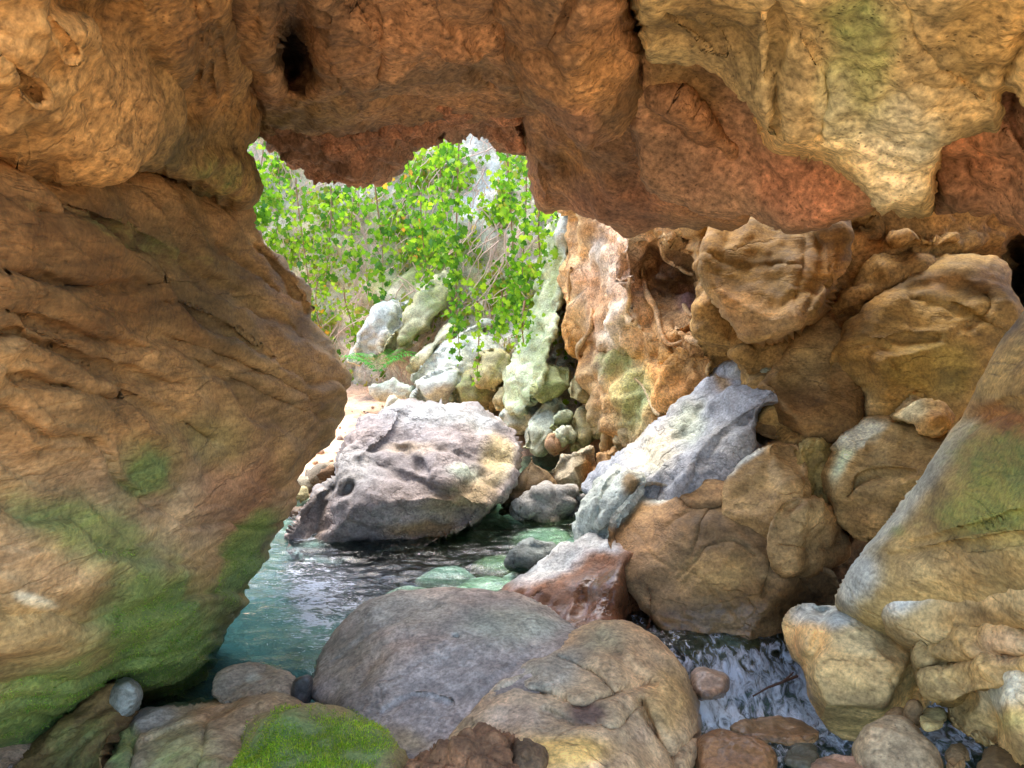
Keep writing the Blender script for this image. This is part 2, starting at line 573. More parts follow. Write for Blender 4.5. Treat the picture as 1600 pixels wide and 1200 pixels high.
    for (bx, by, rx, ry, ang, st) in wet:
        ca, sa = math.cos(math.radians(ang)), math.sin(math.radians(ang))
        lx, ly = (PX - bx) * ca + (PY - by) * sa, -(PX - bx) * sa + (PY - by) * ca
        r = np.sqrt((lx / rx) ** 2 + (ly / ry) ** 2) + 0.4 * nz
        we = np.maximum(we, st * np.clip(1.6 - r, 0, 1))
    we = np.maximum(we, np.clip((0.07 + 0.05 * nz - V[:, 2]) / 0.04, 0, 0.8) * (V[:, 1] > 2.9) * (V[:, 1] < 7.5))
    o = put_mesh(name, V, F, mat or M_BOULDER, col=np.column_stack([np.clip(cc, 0.005, 0.85), al]), wet=we)
    tag(o, label, cat, group, kind)
    MADE[key or name] = dict(o=o, V=V, N=vnormals(V, F), n=n, PX=PX, PY=PY, al=al, F=F)
    return o

# ------------------------------------------------------------------ colours of the stone
BROWN, OCHRE, REDDISH = lin(150, 108, 66), lin(176, 134, 74), lin(168, 104, 72)
PALEY, GREYV, CREAM = lin(205, 176, 124), lin(158, 148, 142), lin(214, 200, 174)
TAN, ORANGE, WHITE = lin(186, 150, 112), lin(200, 138, 72), lin(205, 202, 198)
GREENISH, PINKISH, DARK = lin(140, 142, 84), lin(190, 156, 142), lin(58, 42, 32)
BLUEGREY = lin(146, 142, 158)

# ------------------------------------------------------------------ the roof of the cave, ended short overhead to let in sky light
rock('rock_wall', [(-420, 180), (0, 240), (120, 250), (240, 258), (330, 285), (385, 318), (396, 368), (440, 405), (480, 445), (494, 478),
      (488, 494), (504, 512), (535, 553), (559, 590), (553, 606), (537, 620), (534, 650), (515, 685), (475, 722), (460, 745),
      (452, 790), (440, 822), (420, 856), (400, 897), (375, 952), (350, 1002), (340, 1037), (325, 1062), (290, 1088), (260, 1102),
      (222, 1098), (206, 1072), (183, 1050), (130, 1108), (60, 1165), (0, 1198), (-150, 1260), (-420, 1330)],
     [(-400, 250, 1.25), (-400, 700, 1.2), (-400, 1200, 1.45), (0, 300, 1.78), (0, 600, 1.74), (0, 900, 1.95), (0, 1180, 2.35),
      (250, 330, 2.7), (250, 600, 2.6), (250, 850, 2.72), (150, 1000, 2.42), (235, 1085, 2.95), (390, 400, 3.85), (540, 590, 4.35),
      (470, 500, 4.0), (430, 700, 3.6), (440, 780, 3.75), (335, 1030, 3.2), (400, 880, 3.45), (330, 800, 3.1), (170, 1060, 2.55)],
     'huge overhanging brown rock wall with green algae at its foot, filling the left side', 'rock wall',
     key='rock_wall_left', T=0.32, R=70, Tb=0.5, step=4.0, jag=1.0, mat=M_WALL, rug=0.35, col=lin(166, 124, 78),
     noise=(('fbm', 0.9, 0.05), ('strata', 0.23, 0.030, (0.1, 0.32, 0.95)), ('strata', 0.09, 0.010, (0.1, 0.36, 0.95)), ('ridge', 0.5, 0.016), ('fbm', 0.12, 0.007), ('fbm', 0.04, 0.003)),
     grooves=[([(330, 380), (420, 440), (500, 520), (540, 575)], 6, 0.07), ([(150, 610), (250, 640), (330, 690)], 7, 0.05), ([(300, 560), (380, 600), (470, 640), (520, 650)], 5, 0.07), ([(0, 480), (110, 520), (230, 545)], 5, 0.07), ([(250, 470), (340, 500), (420, 560)], 5, 0.07), ([(395, 385), (440, 430), (485, 488)], 8, 0.16), ([(250, 525), (330, 545), (420, 590), (480, 620)], 8, 0.09),
              ([(0, 515), (70, 545), (150, 575), (280, 600)], 7, 0.08), ([(0, 580), (100, 605), (180, 625)], 6, 0.07),
              ([(60, 330), (200, 370), (330, 440), (470, 520)], 12, 0.09), ([(190, 1040), (230, 980), (300, 900), (420, 830)], 28, 0.06),
              ([(0, 430), (150, 450), (260, 440)], 9, 0.08)],
     bumps=[(120, 920, 190, 120, -20, 0.12), (290, 990, 90, 110, 0, 0.10), (430, 560, 130, 70, 30, 0.12), (250, 700, 190, 60, 10, 0.05), (502, 648, 10, 8, 0, -0.04)],
     patches=[(120, 420, 260, 120, 10, lin(128, 88, 46), 0.9), (330, 430, 150, 60, 35, lin(120, 96, 62), 0.7), (200, 800, 240, 90, 0, lin(186, 150, 118), 0.9),  # the dark brown upper patches paint in the shade under the overhang
              (380, 770, 80, 90, 30, lin(166, 118, 92), 0.8), (60, 880, 130, 60, 0, lin(196, 156, 118), 0.8), (64, 945, 28, 10, 12, lin(225, 212, 190), 1.0),
              (90, 1000, 120, 50, 0, lin(200, 160, 104), 0.8), (470, 660, 60, 60, 0, lin(150, 116, 84), 0.7),
              (130, 830, 150, 50, 22, lin(140, 150, 90), 0.6), (260, 980, 120, 90, 0, lin(110, 140, 70), 0.75), (80, 1110, 150, 80, -20, lin(130, 146, 62), 0.75), (225, 730, 40, 50, 20, lin(110, 130, 66), 0.7), (380, 880, 36, 90, 22, lin(86, 124, 66), 0.8), (330, 690, 60, 40, 20, lin(140, 132, 70), 0.5)],
     moss=[(225, 735, 28, 40, 20, 0.75), (120, 820, 120, 36, 20, 0.62), (380, 870, 30, 80, 22, 0.95), (260, 1010, 90, 80, 0, 0.92), (110, 1110, 110, 70, -30, 0.85),
           (30, 1130, 90, 60, -20, 0.8), (220, 930, 60, 30, 30, 0.6), (300, 1060, 50, 30, 0, 0.9), (190, 370, 150, 20, 18, 0.42)],
     wet=[(345, 1010, 14, 70, 18, 0.7), (440, 830, 12, 50, 25, 0.5)])

rock('rock_slab', [(-420, -230), (320, -230), (345, -60), (362, 0), (385, 70), (398, 140), (404, 200), (398, 214), (385, 226), (388, 246),
      (396, 270), (409, 290), (404, 306), (378, 330), (340, 318), (290, 288), (235, 270), (180, 260), (150, 269), (90, 262), (45, 259), (20, 246),
      (0, 250), (-200, 215), (-420, 200)],
     [(-400, -300, 0.95), (-400, 200, 1.1), (0, -300, 1.1), (0, 0, 1.36), (0, 240, 1.6), (200, 0, 1.62), (200, 250, 2.1), (350, 0, 2.05), (370, 310, 3.2),
      (390, 180, 3.1), (300, -300, 1.5)],
     'ochre brown roof slab jutting over the left wall, cracked at its left', 'rock slab',
     T=0.22, R=42, Tb=1.4, step=4.0, jag=2.0, mat=M_ROUGH, col=lin(168, 124, 68),
     noise=(('fbm', 0.6, 0.05), ('ridge', 0.3, 0.02), ('cell', 0.14, 0.008), ('fbm', 0.05, 0.006)),
     grooves=[([(0, 80), (30, 115), (65, 158)], 4, 0.06), ([(100, 0), (170, 20), (240, 90), (300, 170)], 26, 0.14),
              ([(75, 30), (120, 90)], 5, 0.03), ([(300, 0), (315, 60), (310, 130)], 6, 0.05), ([(335, 20), (348, 90), (352, 170)], 6, 0.05), ([(320, 0), (330, 90), (335, 160)], 5, 0.04)],
     bumps=[(90, 120, 120, 110, 0, 0.06), (355, 280, 50, 40, 0, 0.08)],
     patches=[(60, 100, 120, 90, 0, lin(190, 140, 74), 0.8), (330, 250, 110, 70, 0, lin(112, 92, 54), 0.85), (320, 80, 60, 90, 0, lin(150, 106, 62), 0.7)],
     moss=[(350, 280, 60, 40, 0, 0.45)])

rock('rock_ceiling', [(300, -230), (310, -60), (330, 20), (345, 90), (362, 150), (384, 196), (412, 214), (428, 232), (450, 252), (482, 272), (520, 286), (560, 293), (600, 286),
      (618, 270), (629, 246), (642, 230), (678, 224), (686, 207), (700, 218), (722, 224), (736, 206), (762, 212), (780, 235), (800, 242), (824, 236),
      (870, 200), (900, 100), (900, -230)],
     [(380, -300, 1.55), (600, -350, 1.45), (850, -300, 1.5), (410, 0, 2.15), (600, 0, 2.25), (850, 0, 2.4), (415, 190, 3.7), (560, 190, 3.5), (690, 135, 3.2), (800, 160, 3.5),
      (560, 285, 4.5), (620, 240, 4.4), (720, 215, 4.5), (800, 235, 4.6), (480, 262, 4.4), (600, 90, 2.75)],
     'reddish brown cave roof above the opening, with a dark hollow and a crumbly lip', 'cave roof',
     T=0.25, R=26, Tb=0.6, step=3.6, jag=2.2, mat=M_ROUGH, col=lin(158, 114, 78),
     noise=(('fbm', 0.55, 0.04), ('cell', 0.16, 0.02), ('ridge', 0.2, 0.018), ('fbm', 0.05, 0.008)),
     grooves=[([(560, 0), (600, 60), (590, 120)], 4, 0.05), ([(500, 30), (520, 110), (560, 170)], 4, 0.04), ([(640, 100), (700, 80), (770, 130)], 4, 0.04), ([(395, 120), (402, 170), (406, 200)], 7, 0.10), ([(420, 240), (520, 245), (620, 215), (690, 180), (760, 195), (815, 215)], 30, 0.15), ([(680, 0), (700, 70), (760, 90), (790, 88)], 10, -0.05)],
     bumps=[(460, 70, 36, 66, -8, -0.75), (445, 90, 22, 40, 0, -0.2), (560, 90, 150, 60, 0, 0.04), (765, 110, 35, 28, 0, -0.10)],
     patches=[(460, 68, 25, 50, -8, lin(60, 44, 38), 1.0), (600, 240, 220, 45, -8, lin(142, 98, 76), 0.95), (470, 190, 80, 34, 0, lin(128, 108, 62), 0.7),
              (650, 60, 120, 60, 0, lin(172, 126, 92), 0.6), (395, 60, 20, 70, 0, lin(176, 120, 62), 0.6)])

rock('crumbly_roof_edge', [(404, 200), (440, 188), (500, 194), (560, 204), (620, 164), (660, 144), (700, 136), (745, 150), (790, 158), (815, 185), (826, 236), (800, 243), (780, 236), (762, 213), (736, 207), (722, 225), (700, 219), (686, 208), (678, 225), (642, 231),
      (629, 247), (618, 271), (600, 287), (560, 294), (520, 287), (482, 273), (450, 253), (428, 233), (410, 214)],
     [(420, 200, 3.95), (560, 204, 3.8), (690, 138, 3.5), (800, 160, 3.7), (560, 240, 3.85), (700, 180, 3.7), (560, 285, 4.35), (620, 245, 4.2), (720, 212, 4.2), (800, 235, 4.35), (480, 262, 4.2)],
     'crumbly reddish underside of the roof along the top of the opening', 'roof edge', T=0.16, R=16, Tb=0.3, step=2.8, jag=3.0, mat=M_TUFA, col=lin(166, 116, 92),
     noise=(('fbm', 0.4, 0.05), ('cell', 0.22, 0.05), ('ridge', 0.16, 0.05), ('cell', 0.08, 0.02), ('fbm', 0.04, 0.008)), rug=0)

rock('rock_column', [(800, 120), (815, 190), (823, 240), (829, 290), (838, 318), (855, 333), (872, 328), (900, 336), (938, 351), (975, 371), (1010, 354), (1060, 352),
      (1120, 350), (1180, 352), (1190, 250), (1000, 100)],
     [(820, 200, 4.1), (835, 310, 4.5), (880, 300, 4.2), (990, 355, 4.1), (1000, 200, 3.2), (900, 200, 3.6), (1100, 330, 3.7)],
     'brown rock column hanging at the right edge of the opening', 'rock column',
     T=0.2, R=30, Tb=0.6, step=3.6, jag=1.6, mat=M_ROUGH, col=lin(156, 110, 76),
     noise=(('fbm', 0.45, 0.045), ('ridge', 0.25, 0.025), ('fbm', 0.06, 0.008)),
     grooves=[([(812, 170), (830, 240), (855, 325)], 5, -0.07), ([(850, 200), (880, 270), (900, 330)], 14, 0.06)],
     bumps=[(895, 245, 22, 30, 0, -0.10), (960, 330, 50, 24, 0, 0.06)],
     patches=[(895, 245, 22, 28, 0, lin(172, 118, 56), 0.9), (970, 320, 90, 40, 0, lin(160, 104, 82), 0.7)])

rock('rock_bulge', [(760, -230), (772, -80), (782, 0), (792, 60), (786, 92), (802, 132), (832, 170), (868, 190), (893, 214), (918, 237), (936, 216), (962, 206), (986, 180),
      (1001, 130), (1007, 60), (990, 0), (985, -100), (985, -230)],
     [(800, -350, 1.4), (950, -350, 1.35), (800, 0, 2.15), (960, 0, 2.0), (900, 100, 2.25), (815, 110, 2.6), (915, 220, 2.75), (985, 150, 2.6)],
     'rounded brown bulge of roof rock between the opening and the pale slab', 'rock bulge',
     T=0.3, R=48, Tb=1.1, step=3.8, jag=1.8, mat=M_ROUGH, col=lin(158, 114, 76),
     noise=(('fbm', 0.5, 0.05), ('ridge', 0.3, 0.024), ('cell', 0.12, 0.010), ('fbm', 0.05, 0.006)),
     grooves=[([(862, 60), (890, 20), (900, -40)], 6, 0.06), ([(800, 130), (850, 165), (900, 205), (990, 200)], 12, 0.05), ([(810, 70), (900, 85), (980, 50)], 16, 0.05)],
     patches=[(930, 130, 70, 60, 0, lin(168, 124, 74), 0.7), (890, 190, 70, 30, 30, lin(170, 118, 92), 0.7)])

rock('rock_curtain', [(960, -200), (1150, -220), (1350, -150), (1400, 100), (1400, 250), (1385, 318), (1340, 338), (1300, 346), (1275, 352), (1255, 359), (1222, 353), (1180, 340),
      (1140, 346), (1100, 336), (1052, 312), (1022, 302), (1003, 284), (986, 222), (988, 150)],
     [(1000, -150, 2.1), (1300, -100, 2.1), (1380, 150, 2.5), (1000, 100, 2.75), (1050, 300, 3.25), (1250, 350, 3.0), (1150, 200, 2.95), (1000, 240, 3.1), (1340, 320, 2.8)],
     'red brown rock face below the pale hanging slab, scalloped along its bottom', 'rock',
     T=0.14, R=20, Tb=0.8, step=3.6, jag=1.8, mat=M_ROUGH, col=lin(176, 126, 94),
     noise=(('fbm', 0.4, 0.03), ('cell', 0.2, 0.014), ('ridge', 0.15, 0.010), ('fbm', 0.04, 0.005)),
     patches=[(1070, 140, 70, 50, 20, lin(150, 112, 64), 0.9), (1260, 300, 90, 40, 20, lin(186, 120, 88), 0.9), (1100, 270, 70, 40, 0, lin(184, 128, 96), 0.7)])

rock('roof_rock', [(1430, 180), (1480, 200), (1560, 110), (1700, 80), (1850, 200), (1850, 480), (1700, 415), (1640, 388), (1596, 364), (1560, 343), (1530, 333), (1492, 327), (1450, 336)],
     [(1460, 220, 2.6), (1480, 320, 2.75), (1600, 350, 2.45), (1580, 180, 2.3), (1800, 300, 1.9), (1800, 450, 2.0)],
     'rust brown rock at the right edge of the photo under the pale slab', 'rock',
     T=0.15, R=22, Tb=0.8, step=4, jag=1.8, mat=M_ROUGH, col=lin(174, 120, 88),
     noise=(('fbm', 0.35, 0.03), ('cell', 0.16, 0.02), ('ridge', 0.15, 0.012), ('fbm', 0.04, 0.006)),
     grooves=[([(1572, 140), (1585, 200), (1640, 260)], 8, 0.10)])

rock('rock_slab', [(980, -230), (984, -60), (988, 0), (998, 50), (1008, 96), (1048, 90), (1080, 98), (1112, 110), (1142, 126), (1166, 160), (1186, 190), (1190, 215), (1200, 236), (1242, 246), (1290, 256),
      (1332, 290), (1358, 320), (1380, 331), (1398, 325), (1424, 336), (1446, 340), (1459, 325), (1461, 260), (1466, 222), (1500, 209), (1540, 198), (1562, 206), (1569, 172), (1566, 142), (1578, 138),
      (1600, 165), (1680, 190), (1950, 150), (1950, -230)],
     [(1000, -350, 1.3), (1400, -350, 1.2), (1900, -350, 1.0), (1000, 0, 2.0), (1300, 0, 1.85), (1600, 0, 1.62), (1900, 0, 1.3), (1420, 310, 2.42), (1200, 210, 2.4), (1550, 180, 2.02), (1050, 80, 2.35), (1350, 180, 2.2), (1900, 150, 1.5)],
     'pale yellow slab hanging from the roof at upper right, with green stains', 'rock slab',
     T=0.13, R=26, Tb=0.55, step=3.8, jag=2.0, mat=M_ROUGH, col=lin(208, 172, 112),
     noise=(('fbm', 0.45, 0.03), ('cell', 0.12, 0.010), ('ridge', 0.22, 0.016), ('fbm', 0.05, 0.007)),
     grooves=[([(1260, 60), (1300, 130), (1280, 220)], 3.5, 0.03), ([(1420, 0), (1440, 80), (1540, 150)], 4, 0.04), ([(1040, 20), (1090, 50), (1120, 90)], 3.5, 0.03), ([(1215, 0), (1208, 80), (1215, 180), (1205, 230)], 9, 0.05), ([(1195, 30), (1190, 130), (1200, 200)], 8, -0.04), ([(1120, 40), (1150, 70), (1180, 130)], 12, 0.03),
              ([(1430, 120), (1480, 140), (1550, 100)], 7, 0.03), ([(1570, 120), (1600, 60), (1700, 40)], 10, 0.05)],
     patches=[(1090, 40, 90, 50, 10, lin(170, 132, 74), 0.9), (1400, 240, 60, 90, 0, lin(222, 204, 164), 0.9), (1240, 170, 70, 70, 0, lin(206, 166, 110), 0.6),
              (1560, 60, 90, 60, 0, lin(186, 148, 82), 0.8), (1340, 110, 50, 70, 10, lin(170, 168, 104), 0.75), (1330, 30, 70, 40, 0, lin(158, 156, 88), 0.8), (1310, 190, 30, 60, 0, lin(212, 196, 150), 0.7)],
     moss=[(1340, 60, 70, 70, 10, 0.40)])

# ------------------------------------------------------------------ the right side of the passage
rock('rock_wall', [(868, 322), (888, 338), (884, 400), (868, 440), (868, 470), (880, 490), (888, 540), (900, 565), (900, 610), (915, 660), (955, 705), (1000, 735), (1300, 760), (1330, 500), (1330, 300), (1000, 290)],
     [(880, 400, 7.7), (885, 470, 7.5), (900, 560, 7.2), (940, 690, 6.7), (1000, 450, 6.3), (970, 560, 6.6), (1060, 440, 6.2), (1100, 600, 5.7), (1250, 400, 5.2), (1250, 650, 5.0), (1100, 350, 5.8), (960, 350, 6.6)],
     'knobbly pink and orange tufa wall lit beside the opening, pale streak down it', 'rock wall',
     key='tufa', T=0.35, R=22, Tb=1.6, step=3.2, jag=1.8, mat=M_TUFA, col=lin(200, 156, 110),
     noise=(('fbm', 0.7, 0.09), ('cell', 0.45, 0.09), ('ridge', 0.4, 0.07), ('cell', 0.16, 0.020), ('fbm', 0.08, 0.010)),
     grooves=[([(1000, 420), (1040, 400), (1080, 430)], 18, 0.30), ([(1005, 440), (1050, 460), (1110, 455)], 14, 0.25), ([(975, 430), (985, 480), (1000, 520), (1040, 555)], 8, -0.16),
              ([(1000, 345), (1050, 380), (1090, 420), (1120, 480)], 8, -0.14), ([(1050, 520), (1080, 500), (1110, 490)], 9, -0.16), ([(1050, 510), (1070, 530), (1120, 545)], 6, -0.12), ([(1110, 470), (1112, 510), (1130, 545)], 6, -0.12),
              ([(880, 560), (940, 545), (1000, 560)], 10, 0.14)],
     bumps=[(960, 440, 26, 100, 8, 0.2), (890, 530, 20, 50, 0, -0.2), (1050, 600, 40, 40, 0, 0.15)],
     patches=[(955, 440, 40, 110, 6, lin(218, 192, 178), 1.0), (985, 360, 18, 40, -20, lin(200, 198, 194), 0.9), (1040, 430, 40, 40, 0, lin(108, 74, 46), 0.9), (930, 470, 22, 40, 0, lin(206, 140, 90), 0.7),
              (895, 540, 22, 50, 0, lin(190, 128, 56), 0.9), (1040, 610, 60, 40, 0, lin(214, 146, 76), 0.9), (990, 620, 28, 60, 0, lin(196, 190, 130), 0.95), (1075, 470, 18, 16, 0, lin(150, 106, 110), 0.9), (1060, 560, 60, 24, 10, lin(176, 132, 60), 0.7)],
     moss=[(965, 565, 28, 24, 0, 0.62), (990, 630, 20, 50, 0, 0.45)])

rock('rock_wall', [(1060, 280), (1500, 250), (1900, 260), (1900, 1050), (1200, 1050), (1150, 900), (1130, 700), (1080, 450)],
     [(1100, 350, 5.0), (1300, 360, 4.75), (1500, 350, 4.7), (1600, 430, 5.3), (1300, 600, 4.5), (1500, 650, 4.35), (1250, 900, 3.85), (1400, 850, 3.85), (1850, 500, 4.8), (1850, 950, 4.0), (1280, 740, 4.05)],
     'dark brown back wall of the recess behind the right hand boulders', 'rock wall',
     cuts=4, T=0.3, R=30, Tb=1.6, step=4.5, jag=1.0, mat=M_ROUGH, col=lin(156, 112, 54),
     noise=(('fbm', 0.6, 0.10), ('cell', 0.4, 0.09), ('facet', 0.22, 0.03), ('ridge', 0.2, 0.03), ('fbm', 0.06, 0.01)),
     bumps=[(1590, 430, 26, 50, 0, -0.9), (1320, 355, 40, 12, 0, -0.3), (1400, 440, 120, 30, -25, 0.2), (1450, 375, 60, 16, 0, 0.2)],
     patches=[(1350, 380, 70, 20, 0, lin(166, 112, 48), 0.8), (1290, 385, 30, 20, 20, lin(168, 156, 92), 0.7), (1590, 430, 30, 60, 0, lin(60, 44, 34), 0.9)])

rock('boulder', [(1105, 270), (1200, 260), (1310, 268), (1322, 390), (1308, 450), (1290, 490), (1262, 508), (1228, 524), (1190, 540), (1160, 536), (1140, 505), (1112, 470), (1092, 432), (1102, 390)],
     [(1110, 380, 4.5), (1100, 430, 4.4), (1200, 340, 4.6), (1200, 430, 4.25), (1220, 490, 4.0), (1290, 400, 4.2), (1180, 530, 4.05)],
     'large brown block wedged under the roof at the mouth of the right recess', 'boulder',
     cuts=0, sm=1, T=0.16, R=26, Tb=0.7, step=3.6, jag=1.0, mat=M_SMOOTH, col=lin(154, 112, 52),
     noise=(('fbm', 0.5, 0.05), ('ridge', 0.3, 0.018), ('fbm', 0.06, 0.006)),
     grooves=[([(1270, 345), (1290, 420), (1250, 505)], 3.5, 0.035), ([(1110, 400), (1160, 420), (1230, 415), (1300, 440)], 3, 0.02), ([(1095, 435), (1130, 465), (1180, 490), (1250, 500)], 14, -0.05), ([(1262, 350), (1255, 420), (1240, 490)], 6, 0.02), ([(1180, 500), (1240, 470), (1290, 430)], 8, 0.03)],
     patches=[(1190, 500, 90, 30, 15, lin(190, 140, 92), 0.9), (1190, 400, 90, 50, 0, lin(138, 100, 40), 0.7)])

rock('rock_shelf', [(1170, 620), (1200, 560), (1250, 510), (1300, 480), (1350, 500), (1350, 640), (1340, 685), (1290, 695), (1240, 690), (1190, 684), (1160, 660)],
     [(1180, 620, 4.25), (1340, 500, 4.45), (1260, 560, 4.45), (1330, 660, 4.1), (1200, 670, 4.1)],
     'smooth brown shelf below the wedged block, behind the blue grey ridge', 'rock shelf',
     cuts=3, T=0.2, R=30, Tb=0.6, step=4, jag=0.8, mat=M_SMOOTH, col=lin(142, 100, 54), noise=(('fbm', 0.5, 0.04), ('fbm', 0.08, 0.006)),
     patches=[(1260, 560, 60, 40, -40, lin(176, 136, 84), 0.8)])

rock('boulder', [(1302, 640), (1296, 590), (1308, 540), (1345, 490), (1395, 450), (1440, 418), (1490, 398), (1545, 400), (1575, 420), (1582, 460), (1590, 500), (1560, 570), (1520, 640), (1470, 680), (1400, 690), (1340, 680)],
     [(1310, 560, 4.15), (1345, 640, 3.95), (1440, 440, 4.3), (1540, 420, 4.2), (1450, 540, 3.95), (1550, 520, 3.9), (1480, 620, 3.95), (1380, 580, 3.85)],
     'broad ochre shoulder of rock at the back of the right recess', 'boulder',
     cuts=6, sm=1, T=0.2, R=28, Tb=0.8, step=3.8, jag=1.2, mat=M_SMOOTH, col=lin(170, 126, 58),
     noise=(('fbm', 0.5, 0.06), ('ridge', 0.3, 0.03), ('fbm', 0.07, 0.008)),
     grooves=[([(1310, 640), (1330, 600), (1400, 610), (1460, 640)], 4, 0.05), ([(1300, 560), (1350, 530), (1400, 545)], 4, 0.04), ([(1420, 470), (1500, 480), (1570, 520)], 4, 0.05), ([(1300, 545), (1350, 560), (1400, 530), (1460, 530)], 10, 0.06), ([(1300, 560), (1320, 600), (1345, 650)], 6, -0.06), ([(1430, 450), (1480, 440), (1560, 470), (1520, 510)], 12, 0.06),
              ([(1360, 575), (1340, 560), (1312, 568)], 8, 0.07)],
     bumps=[(1380, 600, 70, 45, 0, 0.08), (1500, 440, 40, 24, 0, 0.06)],
     patches=[(1470, 440, 40, 16, -10, lin(196, 134, 62), 0.9), (1460, 580, 70, 40, 0, lin(150, 122, 48), 0.8), (1345, 640, 30, 30, 0, lin(212, 172, 124), 0.9), (1540, 440, 40, 30, 0, lin(112, 72, 40), 0.7)])

rock('boulder', [(1288, 730), (1304, 694), (1345, 668), (1390, 648), (1430, 655), (1490, 670), (1490, 720), (1450, 765), (1410, 815), (1350, 850), (1312, 825), (1292, 780)],
     [(1310, 740, 3.85), (1400, 670, 3.8), (1400, 730, 3.62), (1340, 800, 3.65)],
     'rounded tan boulder with a pale green streak, under the ochre shoulder', 'boulder',
     cuts=4, T=0.2, R=28, Tb=0.5, step=3.4, jag=1.0, mat=M_SMOOTH, col=lin(186, 142, 88),
     noise=(('fbm', 0.4, 0.03), ('ridge', 0.25, 0.012), ('fbm', 0.06, 0.005)),
     grooves=[([(1325, 775), (1345, 745), (1385, 735), (1430, 740)], 5, 0.07), ([(1360, 690), (1400, 670), (1450, 690)], 5, 0.03)],
     patches=[(1315, 720, 12, 40, 15, lin(196, 204, 176), 1.0), (1345, 680, 40, 10, -25, lin(206, 200, 184), 0.9), (1420, 720, 40, 30, 0, lin(170, 122, 66), 0.6)])
rock('stone', [(1386, 655), (1400, 632), (1425, 618), (1458, 622), (1478, 638), (1480, 665), (1466, 684), (1440, 680), (1420, 664)],
     [(1400, 640, 3.7), (1450, 640, 3.6), (1450, 675, 3.55)], 'angular cream and orange stone on top of the tan boulder', 'stone',
     cuts=8, T=0.15, R=20, Tb=0.25, step=3, sm=1, jag=0.8, col=lin(202, 156, 96), noise=(('facet', 0.16, 0.02), ('fbm', 0.2, 0.02), ('fbm', 0.05, 0.005)),
     patches=[(1425, 640, 24, 22, 0, lin(222, 204, 170), 0.9), (1462, 655, 14, 18, 0, lin(196, 134, 52), 0.9)])
rock('stone', [(1236, 700), (1258, 682), (1296, 686), (1304, 730), (1312, 775), (1294, 800), (1256, 795), (1238, 750)], [(1270, 720, 3.95)],
     'crumbly yellowish stone squeezed between the tall stone and the tan boulder', 'stone', T=0.15, R=20, Tb=0.25, step=3, jag=1.0, col=lin(172, 138, 72),
     noise=(('cell', 0.1, 0.03), ('fbm', 0.06, 0.01)))
rock('stone', [(1202, 850), (1206, 806), (1228, 780), (1262, 774), (1300, 788), (1318, 830), (1312, 880), (1270, 900), (1222, 892), (1204, 870)],
     [(1250, 830, 3.55), (1300, 840, 3.7)], 'round brown stone set in the dark gap left of the big sloping slab', 'stone',
     cuts=4, T=0.16, R=24, Tb=0.3, step=3, jag=0.8, col=lin(186, 142, 96), mat=M_SMOOTH, noise=(('fbm', 0.25, 0.025), ('ridge', 0.2, 0.012), ('fbm', 0.05, 0.004)),
     grooves=[([(1215, 850), (1250, 855), (1296, 862)], 5, 0.03)])
rock('stone', [(1126, 765), (1148, 725), (1178, 698), (1205, 680), (1244, 686), (1262, 730), (1256, 780), (1238, 812), (1225, 870), (1150, 870), (1120, 810)],
     [(1140, 750, 3.95), (1200, 690, 4.05), (1220, 760, 3.8), (1170, 820, 3.7)], 'tall brown stone with a pale bluish edge beside the ridge', 'stone',
     cuts=4, T=0.1, R=18, Tb=0.4, step=3.2, jag=1.0, col=lin(174, 132, 86), mat=M_SMOOTH, noise=(('fbm', 0.3, 0.03), ('ridge', 0.2, 0.015), ('fbm', 0.05, 0.005)),
     patches=[(1165, 715, 40, 8, -45, lin(206, 204, 204), 0.95)])  # bluish skylight painted along its upper left edge
rock('stone', [(1290, 880), (1310, 850), (1345, 800), (1400, 770), (1430, 800), (1380, 860), (1330, 930), (1290, 950)], [(1340, 850, 3.9)],
     'shadowed reddish stone deep in the gap behind the sloping slab', 'stone', T=0.2, R=26, Tb=0.3, step=4, col=lin(140, 92, 56), noise=(('cell', 0.15, 0.04), ('fbm', 0.06, 0.01)))

# the ridge of pale rock running up from the stream
rock('rock_ridge', [(905, 770), (928, 738), (962, 716), (1000, 688), (1046, 642), (1090, 600), (1125, 568), (1150, 556), (1172, 566), (1184, 578), (1196, 566), (1222, 562), (1250, 572), (1280, 590), (1274, 612),
      (1240, 622), (1200, 640), (1184, 664), (1180, 700), (1200, 740), (1180, 800), (1060, 800), (960, 800)],
     [(920, 760, 4.75), (1000, 700, 4.85), (1120, 580, 5.0), (1160, 570, 4.8), (1260, 590, 4.5), (1100, 660, 4.5), (1150, 640, 4.35), (1060, 735, 4.2), (1140, 720, 4.12), (1000, 780, 4.3), (1190, 620, 4.3), (1150, 790, 4.1)],
     'blue grey ridge of pitted rock running up from the stream to the tufa wall', 'rock ridge',
     cuts=0, rug=0.6, T=0.16, R=22, Tb=0.7, step=3.2, jag=1.0, mat=M_PALE, col=BLUEGREY,
     noise=(('fbm', 0.4, 0.06), ('cell', 0.4, 0.035), ('ridge', 0.35, 0.05), ('pit', 0.09, 0.012), ('fbm', 0.06, 0.008)),
     grooves=[([(1000, 740), (1060, 690), (1100, 640)], 12, 0.10), ([(1060, 760), (1090, 700), (1140, 650), (1200, 610)], 10, -0.07), ([(1105, 590), (1140, 600), (1180, 600)], 14, 0.12)],
     patches=[(1070, 660, 26, 40, 30, lin(164, 168, 152), 0.6), (1020, 710, 40, 30, -30, lin(196, 178, 164), 0.8), (1150, 690, 50, 40, 0, lin(158, 154, 164), 0.8), (1130, 600, 16, 14, 0, lin(170, 126, 86), 0.8), (1190, 580, 40, 14, 0, lin(170, 178, 160), 0.7)],
     moss=[(1065, 660, 14, 30, 30, 0.25), (1190, 575, 30, 10, 0, 0.35)])
